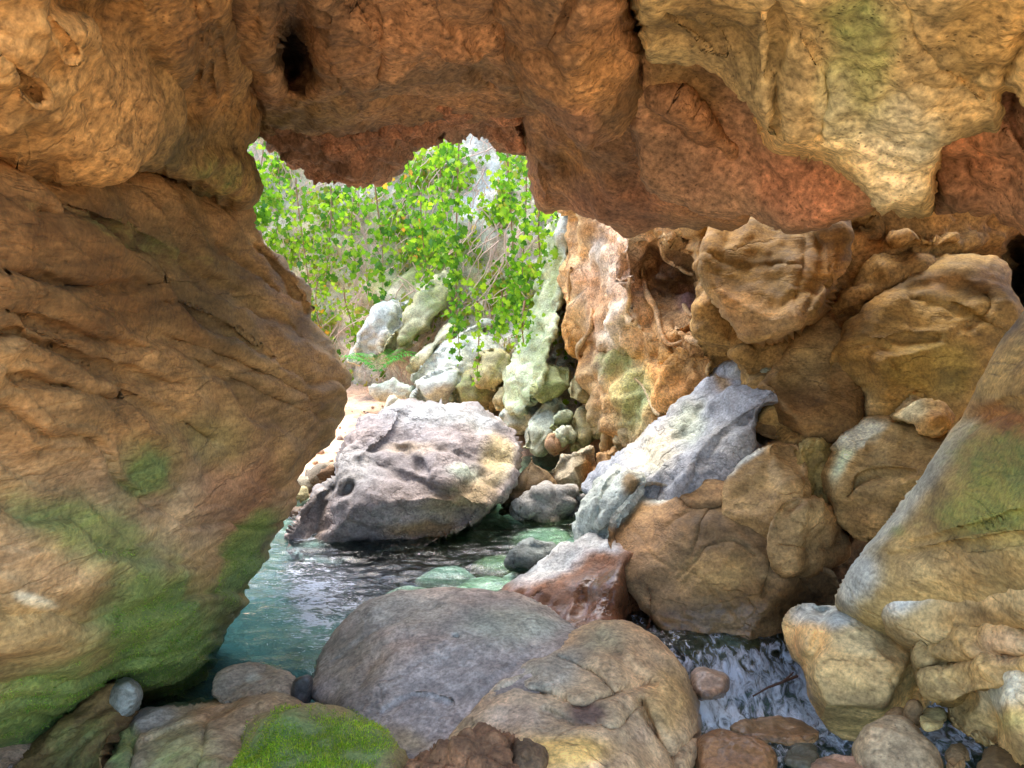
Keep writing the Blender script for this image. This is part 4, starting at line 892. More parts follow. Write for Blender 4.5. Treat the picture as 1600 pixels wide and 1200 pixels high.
far = [
 # name, outline, depth points or Y, colour, label, extra
 ('rock', [(782, 800), (792, 765), (815, 740), (830, 712), (850, 735), (870, 765), (860, 790), (820, 815)], 5.9, lin(120, 92, 64), 'dark brown stone in the shade behind the right end of the big grey boulder', 0.4, M_BOULDER),
 ('rock', [(840, 760), (868, 725), (895, 708), (922, 699), (932, 722), (930, 750), (905, 770), (875, 780), (850, 775)], 6.1, lin(206, 180, 158), 'pale rock with an orange flank left of the low end of the ridge', 0.35, M_PALE),
 ('rock', [(800, 800), (820, 770), (860, 760), (900, 765), (915, 790), (895, 812), (850, 820), (815, 815)], 5.4, lin(160, 150, 152), 'grey streambed rock between the big boulder and the ridge', 0.3, M_PALE),
 ('stone', [(816, 702), (822, 672), (842, 640), (866, 622), (886, 634), (884, 662), (864, 688), (845, 708)], 7.4, lin(200, 200, 184), 'pale leaning stone at the left of the rubble heap', 0.3, M_PALE),
 ('stone', [(858, 668), (866, 650), (884, 636), (896, 644), (888, 662), (872, 676)], 7.2, lin(190, 194, 168), 'narrow greenish stone in the middle of the rubble heap', 0.2, M_PALE),
 ('stone', [(884, 690), (892, 660), (908, 636), (930, 624), (952, 634), (964, 656), (948, 676), (925, 694), (900, 700)], 7.1, lin(200, 176, 130), 'largest tan stone of the rubble heap, above the dark hole', 0.3, M_PALE),
 ('stone', [(870, 684), (876, 664), (892, 662), (900, 676), (892, 690), (878, 692)], 7.0, lin(206, 202, 184), 'small pale stone under the narrow greenish stone', 0.12, M_PALE),
 ('stone', [(858, 702), (862, 682), (876, 680), (886, 694), (880, 710), (866, 712)], 6.95, lin(180, 132, 104), 'small reddish stone at the foot of the rubble heap', 0.12, M_BOULDER),
 ('stone', [(832, 612), (842, 588), (866, 572), (890, 580), (888, 604), (866, 622), (846, 626)], 7.5, lin(186, 194, 140), 'smooth greenish stone at the top of the rubble heap', 0.22, M_PALE),
 ('stone', [(888, 622), (892, 592), (914, 574), (942, 582), (952, 604), (932, 622), (906, 630)], 7.1, lin(172, 158, 118), 'grey brown stone at the top right of the rubble heap', 0.25, M_PALE),
 ('stone', [(930, 640), (936, 616), (956, 606), (974, 616), (972, 642), (950, 654)], 6.9, lin(206, 196, 160), 'cream stone against the tufa wall above the rubble', 0.2, M_PALE),
 ('stone', [(936, 700), (942, 668), (956, 654), (970, 668), (966, 700), (948, 716)], 6.7, lin(198, 150, 92), 'orange stone at the right of the dark hole', 0.2, M_BOULDER),
 ('stone', [(958, 704), (964, 668), (980, 656), (1002, 672), (1000, 700), (976, 722)], 6.5, lin(214, 176, 128), 'tan block between the orange stone and the ridge', 0.22, M_BOULDER),
 ('stone', [(925, 735), (935, 708), (960, 700), (975, 715), (960, 735), (940, 745)], 6.3, lin(196, 140, 90), 'low orange stone at the foot of the tan block', 0.2, M_BOULDER),
 ('stone', [(780, 650), (800, 628), (840, 618), (860, 630), (846, 655), (815, 680), (790, 680)], 7.9, lin(206, 204, 190), 'pale slab behind the top right of the big grey boulder', 0.3, M_PALE),
 ('stone', [(770, 625), (782, 606), (806, 602), (820, 620), (800, 640), (778, 642)], 8.3, lin(190, 170, 130), 'tan stone at the foot of the mossy buttress', 0.2, M_PALE),
 ('boulder', [(556, 556), (560, 520), (582, 488), (612, 466), (640, 472), (634, 505), (612, 540), (584, 562)], 9.9, lin(206, 204, 204), 'pale leaning boulder next to the fern', 0.5, M_PALE),
 ('boulder', [(596, 552), (616, 512), (645, 472), (676, 438), (702, 414), (710, 438), (696, 478), (668, 515), (640, 542), (614, 560)], 9.6, lin(186, 178, 142), 'long mossy boulder leaning up the slope behind the fern', 0.45, M_PALE),
 ('rock', [(632, 578), (648, 556), (680, 526), (704, 494), (716, 500), (702, 528), (672, 562), (648, 586)], 9.2, lin(206, 196, 170), 'slim pale spur of rock leaning above the flat white stones', 0.25, M_PALE),
 ('rock', [(640, 590), (668, 556), (705, 528), (748, 504), (790, 500), (806, 530), (780, 560), (745, 585), (700, 606), (655, 612)], 9.0, lin(204, 202, 198), 'grey white outcrop in the middle of the far bank', 0.5, M_PALE),
 ('rock', [(700, 628), (712, 600), (745, 575), (790, 560), (800, 600), (770, 640), (720, 645)], 8.5, lin(170, 156, 112), 'olive grey rock below the square tan block', 0.4, M_PALE),
 ('block', [(736, 580), (740, 560), (768, 543), (798, 556), (796, 582), (772, 614), (742, 602)], 8.4, lin(196, 178, 138), 'square tan block lit on top, right of the outcrop', 0.35, M_PALE),
 ('stone', [(640, 625), (664, 590), (704, 572), (735, 578), (732, 606), (700, 632), (660, 640)], 8.6, lin(210, 208, 204), 'white rough rock just behind the big grey boulder', 0.35, M_PALE),
 ('stone', [(576, 616), (590, 598), (622, 592), (648, 602), (656, 620), (630, 632), (594, 628)], 8.9, lin(220, 216, 208), 'flat white stone on the sand by the far bank', 0.25, M_PALE),
 ('stone', [(598, 640), (612, 624), (640, 628), (650, 645), (625, 655)], 8.2, lin(214, 204, 190), 'low pale stone behind the left shoulder of the big grey boulder', 0.2, M_PALE),
 ('stone', [(540, 565), (550, 545), (566, 540), (575, 556), (562, 572)], 9.9, lin(210, 206, 196), 'small white stone left of the fern', 0.15, M_PALE),
 ('stone', [(470, 760), (482, 735), (510, 720), (530, 735), (520, 760), (490, 776)], 6.2, lin(150, 130, 118), 'grey brown stone on the left shore beside the big grey boulder', 0.25, M_PALE),
 ('stone', [(450, 780), (458, 766), (478, 764), (486, 778), (470, 788)], 5.85, lin(206, 184, 142), 'cream pebble on the left shore near the wall', 0.1, M_PALE),
 ('stone', [(448, 802), (456, 790), (476, 790), (480, 804), (462, 812)], 5.6, lin(110, 84, 70), 'dark red pebble at the waterline of the left shore', 0.1, M_BOULDER),
 ('stone', [(490, 742), (500, 730), (516, 734), (514, 748), (498, 752)], 5.9, lin(128, 90, 66), 'brown pebble on the left shore above the cream pebble', 0.1, M_BOULDER),
 ('stone', [(454, 764), (462, 752), (482, 750), (490, 760), (474, 768)], 6.1, lin(160, 144, 130), 'flat grey pebble on the left shore against the wall', 0.1, M_PALE),
 ('stone', [(792, 880), (806, 858), (832, 846), (862, 848), (866, 868), (840, 890), (808, 896)], 4.4, lin(120, 124, 130), 'dark bluish stone in the stream left of the wet red rock', 0.22, M_PALE),
]
for i, (nm, ol, Y, cl, lb, th, mt) in enumerate(far):
    cl = cl * 0.92
    A = np.array(ol, float)
    w = min(np.ptp(A[:, 0]), np.ptp(A[:, 1]))
    h = np.ptp(A[:, 1]) / FPX * Y
    my = A[:, 1].mean()
    ctl = [(A[:, 0].mean(), A[:, 1].min(), Y + 0.3 * h), (A[:, 0].mean(), A[:, 1].max(), Y - 0.3 * h), (A[:, 0].max(), my, Y + 0.05)]
    ms = ()
    if 'mossy' in lb: ms = [(690, 480, 30, 40, -40, 0.6), (640, 530, 30, 14, -40, 0.6)]
    if 'olive' in lb: ms = [(730, 610, 40, 24, 0, 0.5)]
    if 'greenish' in lb: ms = [(A[:, 0].mean(), my + 8, 24, 14, 0, 0.55)]
    if 'orange flank' in lb: pt = [(920, 735, 12, 26, 0, lin(200, 136, 76), 1.0)]
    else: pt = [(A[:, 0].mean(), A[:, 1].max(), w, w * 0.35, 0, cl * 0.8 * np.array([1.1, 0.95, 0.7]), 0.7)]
    rock(nm, ol, ctl, lb, nm, T=min(0.3, w / FPX * Y * 0.45), R=w * 0.22, pw=3.5, Tb=th, step=2.4 if w < 60 else 2.8, sm=0, jag=0.8, mat=mt, col=cl, moss=ms, patches=pt,
         noise=(('fbm', 0.35, 0.03), ('facet', 0.22, 0.035), ('fbm', 0.06, 0.008)), cuts=11, rug=0.6, group='rocks of the far bank')

rock('rock_buttress', [(876, 330), (892, 340), (896, 356), (888, 400), (880, 440), (874, 480), (868, 520), (860, 560), (848, 610), (815, 655), (790, 650), (786, 620), (798, 580), (815, 530), (828, 480), (836, 440), (850, 390), (862, 350)],
     [(880, 345, 8.3), (870, 450, 8.1), (800, 620, 7.9), (840, 560, 7.7), (835, 450, 8.5)], 'mossy pale buttress of rock at the right edge of the bright opening', 'rock buttress',
     T=0.25, R=18, Tb=0.7, step=2.8, jag=1.8, mat=M_PALE, col=lin(190, 196, 166), noise=(('fbm', 0.5, 0.08), ('cell', 0.3, 0.06), ('ridge', 0.2, 0.04), ('fbm', 0.06, 0.012)),
     moss=[(865, 440, 12, 60, 10, 0.6), (845, 560, 20, 50, 15, 0.55), (815, 620, 26, 24, 0, 0.5), (835, 500, 20, 40, 0, 0.5)], patches=[(885, 360, 12, 40, 0, lin(190, 194, 196), 0.9)])

# the cliff across the stream, overgrown, closing the view through the opening
rock('cliff', [(-500, 190), (100, 170), (380, 165), (560, 172), (700, 150), (850, 120), (1250, 100), (1250, 700), (800, 690), (600, 680), (-500, 700)],
     [(-450, 100, 12.0), (-450, 650, 11.5), (300, 100, 13.4), (300, 600, 12.2), (450, 300, 12.8), (480, 600, 11.9), (600, 250, 12.0), (640, 450, 10.8), (560, 560, 11.2), (740, 250, 10.9), (760, 450, 9.9), (860, 250, 10.4), (860, 450, 9.3), (800, 620, 9.2), (1200, 300, 9.5), (1200, 650, 9.0)],
     'pale overgrown cliff across the stream seen through the opening', 'cliff', T=0.5, R=40, Tb=2.0, step=5.0, jag=3.0, mat=M_PALE, col=lin(200, 184, 170), kind='structure', rug=0,
     noise=(('fbm', 1.4, 0.25), ('ridge', 0.7, 0.14), ('cell', 0.5, 0.10), ('fbm', 0.12, 0.03)),
     patches=[(560, 500, 60, 60, 0, lin(206, 176, 160), 0.8), (750, 300, 40, 90, 0, lin(206, 198, 198), 0.9), (480, 420, 90, 90, 0, lin(200, 184, 150), 0.7), (660, 400, 80, 70, 0, lin(140, 144, 90), 0.8)],
     moss=[(640, 380, 120, 90, 0, 0.5), (450, 300, 80, 60, 0, 0.4)])

# hard ribs of calcite standing out of the tufa wall like roots
def calcite_ribs():
    d = MADE['tufa']
    px, py, V = d['PX'][:d['n']], d['PY'][:d['n']], d['V'][:d['n']]
    lines = [([(1000, 420), (1012, 470), (1030, 500), (1052, 540), (1068, 530)], 0.03), ([(1030, 385), (1035, 402), (1060, 415), (1080, 430)], 0.028), ([(1104, 380), (1096, 405), (1092, 430), (1112, 462)], 0.03),
             ([(1052, 505), (1060, 520), (1085, 535), (1120, 545)], 0.03), ([(1118, 470), (1112, 500), (1122, 530), (1135, 550)], 0.028), ([(1120, 500), (1138, 492), (1142, 510), (1130, 530)], 0.022), ([(1065, 475), (1075, 495), (1090, 482), (1100, 470)], 0.026),
             ([(972, 430), (984, 460), (975, 480), (990, 500)], 0.026), ([(905, 420), (890, 445), (884, 470)], 0.03), ([(920, 480), (925, 510), (905, 530), (898, 560)], 0.03), ([(1060, 350), (1085, 370), (1100, 395)], 0.025), ([(990, 590), (1010, 620), (1040, 640)], 0.02)]
    for pts, r in lines:
        p = resample(chaikin(pts, 2, False), 5, False)
        P = []
        for x, y in p:
            k = np.argsort((px - x) ** 2 + (py - y) ** 2)[:9]
            P.append(V[k].mean(0) - np.array([0, 0.05, 0]))
        P = np.array(P)
        for _ in range(2):
            P[1:-1] = 0.5 * P[1:-1] + 0.25 * (P[:-2] + P[2:])
        m, S = len(P), 7
        R_ = r * (0.7 + 0.9 * np.abs(fbm(P, 0.2, 2))) * np.sin(np.pi * np.linspace(0.08, 0.92, m)) ** 0.5
        vv, ff = [], []
        for i in range(m):
            t = P[min(i + 1, m - 1)] - P[max(i - 1, 0)]
            t /= np.linalg.norm(t) + 1e-9
            a = np.cross(t, [0.2, 1, 0.1]); a /= np.linalg.norm(a) + 1e-9
            b = np.cross(t, a)
            for q in range(S):
                th = 2 * math.pi * q / S
                vv.append(P[i] + R_[i] * (math.cos(th) * a + math.sin(th) * b))
        for i in range(m - 1):
            for q in range(S):
                ff.append((i * S + q, i * S + (q + 1) % S, (i + 1) * S + (q + 1) % S, (i + 1) * S + q))
        c = mute(np.tile(lin(206, 168, 132), (len(vv), 1)))
        put_mesh('calcite_rib', vv, ff, M_TUFA, parent=d['o'], col=np.column_stack([c, np.zeros(len(vv))]), wet=np.zeros(len(vv)))
calcite_ribs()
# ------------------------------------------------------------------ the unseen hill around the passage, cut short behind to admit sky light
def build_hill():
    inner = chaikin([(-2.9, -1.2), (-2.9, 1.0), (-2.7, 2.4), (-1.6, 3.1), (0.6, 3.3), (3.0, 3.2), (4.6, 2.5), (5.2, 1.0), (5.2, -1.2)], 2, False)
    outer = chaikin([(-12, -1.2), (-10, 2.0), (-7, 3.6), (-3, 4.3), (0.6, 4.5), (5, 4.4), (9, 3.6), (13, 2.0), (15, -1.2)], 2, False)
    n = len(inner)
    ys = np.linspace(1.3, 4.7, 18)  # near end invented: left open behind the camera so sky light falls inside
    V, F = [], []
    for y in ys:
        for p in inner: V.append((p[0], y, p[1]))
        for p in outer: V.append((p[0], y, p[1]))
    m = 2 * n
    for j in range(len(ys) - 1):
        for i in range(n - 1):
            a = j * m + i
            F.append((a, a + 1, a + 1 + m, a + m))
            b = a + n
            F.append((b, b + m, b + m + 1, b + 1))
    for j, flip in ((0, False), (len(ys) - 1, True)):
        for i in range(n - 1):
            a = j * m + i
            q = (a, a + n, a + n + 1, a + 1)
            F.append(q[::-1] if flip else q)
    V = np.array(V)
    V += np.stack([fbm(V + 3, 1.3, 3), fbm(V + 13, 1.3, 3), fbm(V + 23, 1.3, 3)], -1) * 0.15
    col = np.tile(np.append(lin(150, 112, 72), 0.0), (len(V), 1))
    o = put_mesh('hillside', V, F, M_ROUGH, col=col, wet=np.zeros(len(V)))
    tag(o, 'unseen rock mass of the hill that the passage cuts through', 'hillside', kind='structure')
build_hill()

# ------------------------------------------------------------------ the ground: one sheet to the horizon, hollowed into a stream bed
STREAM = [np.array([(-1.9, 5.0), (-1.0, 4.3), (-0.75, 3.5), (-0.8, 3.1)], float), np.array([(-1.0, 4.3), (0.0, 4.5), (0.5, 5.4), (0.6, 6.6), (0.9, 7.2)], float),
          np.array([(0.0, 4.4), (0.9, 3.8), (1.25, 3.3), (1.15, 2.5), (1.0, 1.6)], float)]
def ground_z(x, y):
    d = np.full(len(x), 1e9)
    for s in STREAM:
        d = np.minimum(d, poly_dist(x, y, s, False)[0])
    t = np.clip((d - 0.45) / 0.9, 0, 1)
    t = t * t * (3 - 2 * t)
    bank = 0.08 + np.clip(y - 6.3, 0, 6) * 0.075 + 0.25 * np.clip(-y, 0, 4) / 4
    deep = np.where((y < 3.5) & (x > 0.6), -0.5, -0.30)
    deep = deep - 0.25 * np.exp(-(((x + 0.95) / 0.6) ** 2 + ((y - 3.7) / 0.8) ** 2))
    return deep * (1 - t) + bank * t
def build_ground():
    def axis(lo, hi, step, far):
        a = np.arange(lo, hi, step)
        e = step * np.cumsum(1.35 ** np.arange(1, 40))
        e = e[e < far]
        return np.concatenate([(lo - e)[::-1], a, hi + e])
    xs, ys = axis(-4, 4.5, 0.05, 900), axis(-2, 13, 0.06, 900)
    gx, gy = np.meshgrid(xs, ys)
    x, y = gx.ravel(), gy.ravel()
    z = ground_z(x, y)
    P = np.column_stack([x, y, z])
    near = np.exp(-((x / 14) ** 2 + ((y - 5) / 18) ** 2))
    f1, f2, cid = worley(np.column_stack([x, y, 0 * x]), 0.14)
    z = z + near * (0.03 * fbm(P, 0.5, 4) + 0.035 * np.clip((f2 - f1) * 1.6, 0, 1) * _rv[cid, 0] + 0.008 * fbm(P, 0.07, 3))
    ny, nx = len(ys), len(xs)
    ii = np.arange(nx * ny).reshape(ny, nx)
    Q = np.stack([ii[:-1, :-1], ii[:-1, 1:], ii[1:, 1:], ii[1:, :-1]], -1).reshape(-1, 4)
    sand, bed = lin(214, 182, 154), lin(128, 142, 118)
    w = np.clip((0.02 - z) / 0.15, 0, 1)[:, None]
    col = sand * (1 - w) + bed * w
    col = col * (0.75 + 0.5 * _rv[cid, 1])[:, None]
    deepl = np.exp(-(((x + 1.25) / 0.95) ** 2 + ((y - 4.4) / 1.5) ** 2))[:, None]
    deepl = np.clip(deepl * 1.5, 0, 0.96)
    col = col * (1 - deepl) + lin(20, 62, 70) * deepl
    wet = np.clip((0.06 - z) / 0.1, 0, 1) * 0.3
    o = put_mesh('ground', np.column_stack([x, y, z]), Q, M_BED, col=np.column_stack([col, 0 * x]), wet=wet, origin=(0, 0, 0))
    tag(o, 'sandy ground and pebbly stream bed', 'ground', kind='structure')
build_ground()

# stones lying on the bed of the clear middle pool
bed_spots = [(-0.15, 4.25, .20), (0.12, 4.55, .17), (-0.42, 4.62, .15), (0.32, 4.95, .20), (0.05, 4.0, .16), (-0.35, 4.05, .14), (0.42, 4.5, .14), (0.2, 5.35, .2), (-0.62, 4.35, .13), (0.55, 5.25, .16), (-0.1, 4.9, .14), (0.5, 4.15, .15), (-0.25, 3.75, .15), (0.15, 3.75, .14)]
bed_words = ['pale green stone under water in front of the big grey boulder', 'cream stone under water right of the pale green one', 'grey green stone under water below the boulder', 'olive stone under water towards the ridge',
             'light grey stone under water behind the grey front boulder', 'small green stone under water left of the light grey one', 'tan stone under water beside the wet red rock', 'far grey stone under water at the foot of the boulder',
             'leftmost small stone on the bed of the clear pool', 'stone under water in the narrows behind the boulder', 'small grey stone under water beneath the boulder overhang', 'green stone under water by the wet red rock',
             'nearest stone under water behind the grey front boulder', 'stone under water touching the wet red rock']
def build_bed_stone(i, x, y, r):
    bm_v, bm_f = [], []
    nu, nv = 20, 12
    for a in range(nv + 1):
        th = math.pi * a / nv
        for b in range(nu):
            ph = 2 * math.pi * b / nu
            bm_v.append((math.sin(th) * math.cos(ph), math.sin(th) * math.sin(ph), math.cos(th)))
    for a in range(nv):
        for b in range(nu):
            bm_f.append((a * nu + b, (a + 1) * nu + b, (a + 1) * nu + (b + 1) % nu, a * nu + (b + 1) % nu))
    V = np.array(bm_v)
    V *= (1 + 0.28 * fbm(V + 7 * i, 1.1, 3))[:, None]
    V = V * np.array([r * 1.25, r, r * 0.62]) + np.array([x, y, -0.24 + 0.45 * r])
    cl = [lin(176, 186, 150), lin(206, 202, 176), lin(150, 160, 140), lin(140, 146, 104), lin(190, 196, 190), lin(120, 146, 90), lin(190, 174, 140)][i % 7]
    o = put_mesh('stone', V, bm_f, M_PALE, col=np.tile(np.append(cl, 0), (len(V), 1)), wet=np.full(len(V), 0.5))
    tag(o, bed_words[i], 'stone', 'stones under the water of the pool')
for i, (x, y, r) in enumerate(bed_spots):
    build_bed_stone(i, x, y, r)

# ------------------------------------------------------------------ water
def water_material(name, foam_glitter, fscale=(1.6, 0.8, 0.8), fsc=22.0, lo=0.15, hi=0.75):
    s = NT(name)
    tc = s.n('ShaderNodeTexCoord')
    mp = s.n('ShaderNodeMapping')
    mp.inputs['Scale'].default_value = (1.0, 1.7, 1.0)
    s.link(tc.outputs['Object'], mp.inputs[0])
    h = s.noise(mp.outputs[0], 16.0, 4, 0.55, 0.8)
    bp = s.n('ShaderNodeBump')
    bp.inputs['Strength'].default_value = 0.55
    bp.inputs['Distance'].default_value = 0.02
    s.link(h, bp.inputs['Height'])
    fr = s.n('ShaderNodeFresnel')
    fr.inputs['IOR'].default_value = 1.33
    s.link(bp.outputs[0], fr.inputs['Normal'])
    tr = s.n('ShaderNodeBsdfTransparent')
    tr.inputs[0].default_value = (0.64, 0.88, 0.88, 1)
    gl = s.n('ShaderNodeBsdfGlossy')
    gl.inputs['Roughness'].default_value = 0.03
    gl.inputs['Color'].default_value = (1, 1, 1, 1)
    s.link(bp.outputs[0], gl.inputs['Normal'])
    mx = s.n('ShaderNodeMixShader')
    s.link(fr.outputs[0], mx.inputs[0])
    s.link(tr.outputs[0], mx.inputs[1])
    s.link(gl.outputs[0], mx.inputs[2])
    res = mx.outputs[0]
    if foam_glitter:  # whitens the water: foam of the cascade, painted glitter on the pool
        a = s.n('ShaderNodeAttribute', attribute_name='FoamGlitter')
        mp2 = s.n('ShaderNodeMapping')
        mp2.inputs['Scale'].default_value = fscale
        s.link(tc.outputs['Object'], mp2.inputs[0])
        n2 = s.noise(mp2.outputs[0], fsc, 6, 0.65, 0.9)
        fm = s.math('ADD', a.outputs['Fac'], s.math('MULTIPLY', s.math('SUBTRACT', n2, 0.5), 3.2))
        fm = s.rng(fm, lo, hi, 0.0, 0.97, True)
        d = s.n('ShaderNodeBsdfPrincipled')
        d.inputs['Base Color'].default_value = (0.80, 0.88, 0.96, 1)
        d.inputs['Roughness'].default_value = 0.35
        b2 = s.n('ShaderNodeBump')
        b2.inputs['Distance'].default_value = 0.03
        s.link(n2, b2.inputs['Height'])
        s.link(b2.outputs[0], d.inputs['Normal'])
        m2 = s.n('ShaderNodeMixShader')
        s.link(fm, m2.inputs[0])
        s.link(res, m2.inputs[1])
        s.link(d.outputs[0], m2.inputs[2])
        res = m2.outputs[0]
    s.link(res, s.out.inputs[0])
    return s.m
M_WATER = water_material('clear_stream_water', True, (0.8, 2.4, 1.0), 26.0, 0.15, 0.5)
M_FOAM = water_material('foaming_water', True, (1.3, 0.8, 0.7), 20.0, -0.1, 0.9)

def build_water():
    xs, ys = np.arange(-2.6, 2.6, 0.018), np.arange(2.3, 8.0, 0.018)
    gx, gy = np.meshgrid(xs, ys)
    x, y = gx.ravel(), gy.ravel()
    P = np.column_stack([x, y * 1.9, 0 * x])
    z = 0.020 * fbm(P, 0.36, 3) + 0.008 * fbm(P + 5, 0.14, 2)
    amp = np.clip(1.15 - 0.12 * np.abs(x + 0.7), 0.5, 1.1)
    z = z * amp
    right = 1 / (1 + np.exp(-(x - 0.62) / 0.04))
    lip = 3.50 + 0.16 * (x - 1.1) + 0.10 * fbm(np.column_stack([x, 0 * x, 0 * x]), 0.3, 3)
    drop = np.clip((lip - y) / 0.38, 0, 1)
    drop = drop * drop * (3 - 2 * drop)
    turb = drop * right
    z = z - 0.27 * turb + 0.05 * np.clip(turb * 3, 0, 1) * fbm(np.column_stack([x * 1.5, y * 0.8, z]), 0.11, 4)
    V = np.column_stack([x, y, z])
    ny, nx = len(ys), len(xs)
    ii = np.arange(nx * ny).reshape(ny, nx)
    Q = np.stack([ii[:-1, :-1], ii[:-1, 1:], ii[1:, 1:], ii[1:, :-1]], -1).reshape(-1, 4)
    cx, cy = x[Q].mean(1), y[Q].mean(1)
    casc = (cx > 0.62) & (cy < 3.72)
    keep = casc | (cy > 2.75)
    def sub(mask):
        q = Q[mask]
        u = np.unique(q)
        r = np.zeros(len(V), int)
        r[u] = np.arange(len(u))
        return V[u], r[q], u
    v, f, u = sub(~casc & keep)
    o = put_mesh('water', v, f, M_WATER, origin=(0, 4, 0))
    tag(o, 'clear teal water of the pool, white glitter painted on the left', 'water', kind='structure')
    xu, yu = x[u], y[u]
    Pf = np.column_stack([xu, yu * 2.2, 0 * xu])
    glitter_riff = np.exp(-(((xu + 0.97 + 0.27 * (yu - 3.5)) / 0.34) ** 2 + ((yu - 3.95) / 0.75) ** 2)) * 0.62  # sky glitter on the left pool, painted in as diffuse white
    glitter_riff = np.maximum(glitter_riff, 0.5 * np.exp(-(((xu + 1.45) / 0.25) ** 2 + ((yu - 5.2) / 0.5) ** 2)))  # foam of the rapid left of the boulder
    glitter_riff = np.maximum(glitter_riff, 0.25 * np.exp(-(((xu + 0.5) / 0.7) ** 2 + ((yu - 4.7) / 0.25) ** 2)))
    glitter_riff = glitter_riff + 0.7 * glitter_riff * fbm(Pf, 0.22, 3)
    a = o.data.attributes.new('FoamGlitter', 'FLOAT', 'POINT')
    a.data.foreach_set('value', (glitter_riff * 1.7 - 0.60).astype(np.float32))
    v, f, u = sub(casc)
    o = put_mesh('cascade', v, f, M_FOAM, origin=(1.2, 3.3, -0.3))
    t = turb[u]
    yy = y[u]
    foam_glitter = (np.clip(t * 1.6, 0, 0.62) - 0.10 + 0.6 * t * fbm(np.column_stack([x[u], y[u], 0 * t]), 0.22, 3)) * np.clip((yy - 2.85) / 0.3, 0, 1)
    a = o.data.attributes.new('FoamGlitter', 'FLOAT', 'POINT')
    a.data.foreach_set('value', foam_glitter.astype(np.float32))
    tag(o, 'small foaming blue white cascade left of the orange boulder', 'cascade', kind='structure')
build_water()

# ------------------------------------------------------------------ tubes for stems and twigs
def tube(pts, r0, r1, sides=5):
    pts = np.asarray(pts, float)
    n = len(pts)
    V, F = [], []
    for i in range(n):
        d = pts[min(i + 1, n - 1)] - pts[max(i - 1, 0)]
        d = d / (np.linalg.norm(d) + 1e-9)
        a = np.cross(d, [0.3, 1, 0.2])
        a /= np.linalg.norm(a) + 1e-9
        b = np.cross(d, a)
        r = r0 + (r1 - r0) * i / (n - 1)
        for k in range(sides):
            t = 2 * math.pi * k / sides
            V.append(pts[i] + r * (math.cos(t) * a + math.sin(t) * b))
    for i in range(n - 1):
        for k in range(sides):
            k2 = (k + 1) % sides
            F.append((i * sides + k, i * sides + k2, (i + 1) * sides + k2, (i + 1) * sides + k))
    return np.array(V), F
def merge(lst):
    V, F, o = [], [], 0
    for v, f in lst:
        V.append(v)
        F.append(np.asarray(f, int) + o)
        o += len(v)
    return np.vstack(V), np.vstack(F)

def plain_material(name, c, rough=0.8, var=0.3):
    s = NT(name)
    tc = s.n('ShaderNodeTexCoord')
    n = s.noise(tc.outputs['Object'], 20.0, 5, 0.6)
    p = s.n('ShaderNodeBsdfPrincipled')
    s.link(s.mix(n, tuple(np.array(c) * (1 - var)) + (1,), tuple(np.array(c) * (1 + var)) + (1,)), p.inputs['Base Color'])
    p.inputs['Roughness'].default_value = rough
    s.link(p.outputs[0], s.out.inputs[0])
    return s.m
M_TWIG = plain_material('dry_twig', lin(84, 58, 44))
M_STEM = plain_material('vine_stem', lin(140, 112, 84))
M_DRY = plain_material('dry_vine_stem', lin(196, 172, 154))

def leaf_material():
    s = NT('leaf')
    a = s.n('ShaderNodeAttribute', attribute_name='Col')
    p = s.n('ShaderNodeBsdfPrincipled')
    s.link(a.outputs['Color'], p.inputs['Base Color'])
    p.inputs['Roughness'].default_value = 0.45
    p.inputs['Specular IOR Level'].default_value = 0.4
    t = s.n('ShaderNodeBsdfTranslucent')
    s.link(s.mix(1.0, a.outputs['Color'], (1.3, 1.25, 0.6, 1), 'MULTIPLY'), t.inputs[0])
    m = s.n('ShaderNodeMixShader')
    m.inputs[0].default_value = 0.5
    s.link(p.outputs[0], m.inputs[1])
    s.link(t.outputs[0], m.inputs[2])
    s.link(m.outputs[0], s.out.inputs[0])
    return s.m
M_LEAF = leaf_material()

# twig caught in the cascade
tw = [at(1176, 1088, 3.12), at(1200, 1074, 3.12), at(1222, 1066, 3.14), at(1246, 1056, 3.16)]
tb = [at(1222, 1066, 3.14), at(1234, 1056, 3.12), at(1240, 1050, 3.12)]
v, f = merge([tube(tw, 0.004, 0.007), tube(tb, 0.005, 0.003)])
tag(put_mesh('twig', v, f, M_TWIG), 'thin dark forked twig caught in the cascade against the orange boulder', 'twig')

# ------------------------------------------------------------------ leaves
ang = np.radians([-90, -62, -40, -12, 14, 40, 62, 90, 118, 140, 166, 192, 220, 242])
rad = np.array([0.22, 0.50, 0.40, 0.56, 0.42, 0.60, 0.46, 0.85, 0.46, 0.60, 0.42, 0.56, 0.40, 0.50])
LEAF_V = np.vstack([[0, 0, 0], np.column_stack([rad * np.cos(ang), rad * np.sin(ang), -0.25 * np.abs(rad * np.cos(ang)) ** 1.2 - 0.12 * (rad * np.sin(ang)) ** 2])])
LEAF_F = np.array([(0, 1 + i, 1 + (i + 1) % 14) for i in range(14)])
GREENS = [lin(106, 154, 40), lin(82, 134, 36), lin(132, 172, 52), lin(64, 114, 38), lin(150, 172, 60), lin(196, 150, 62), lin(52, 92, 30)]
leaf_meshes = []
for g in GREENS:
    me = bpy.data.meshes.new('leaf')
    me.from_pydata(LEAF_V.tolist(), [], LEAF_F.tolist())
    at_ = me.attributes.new('Col', 'FLOAT_COLOR', 'POINT')
    sh = np.column_stack([np.tile(g, (15, 1)) * np.where(np.arange(15) == 0, 1.25, 1.0)[:, None], np.ones(15)])
    at_.data.foreach_set('color', sh.astype(np.float32).ravel())
    me.materials.append(M_LEAF)
    leaf_meshes.append(me)

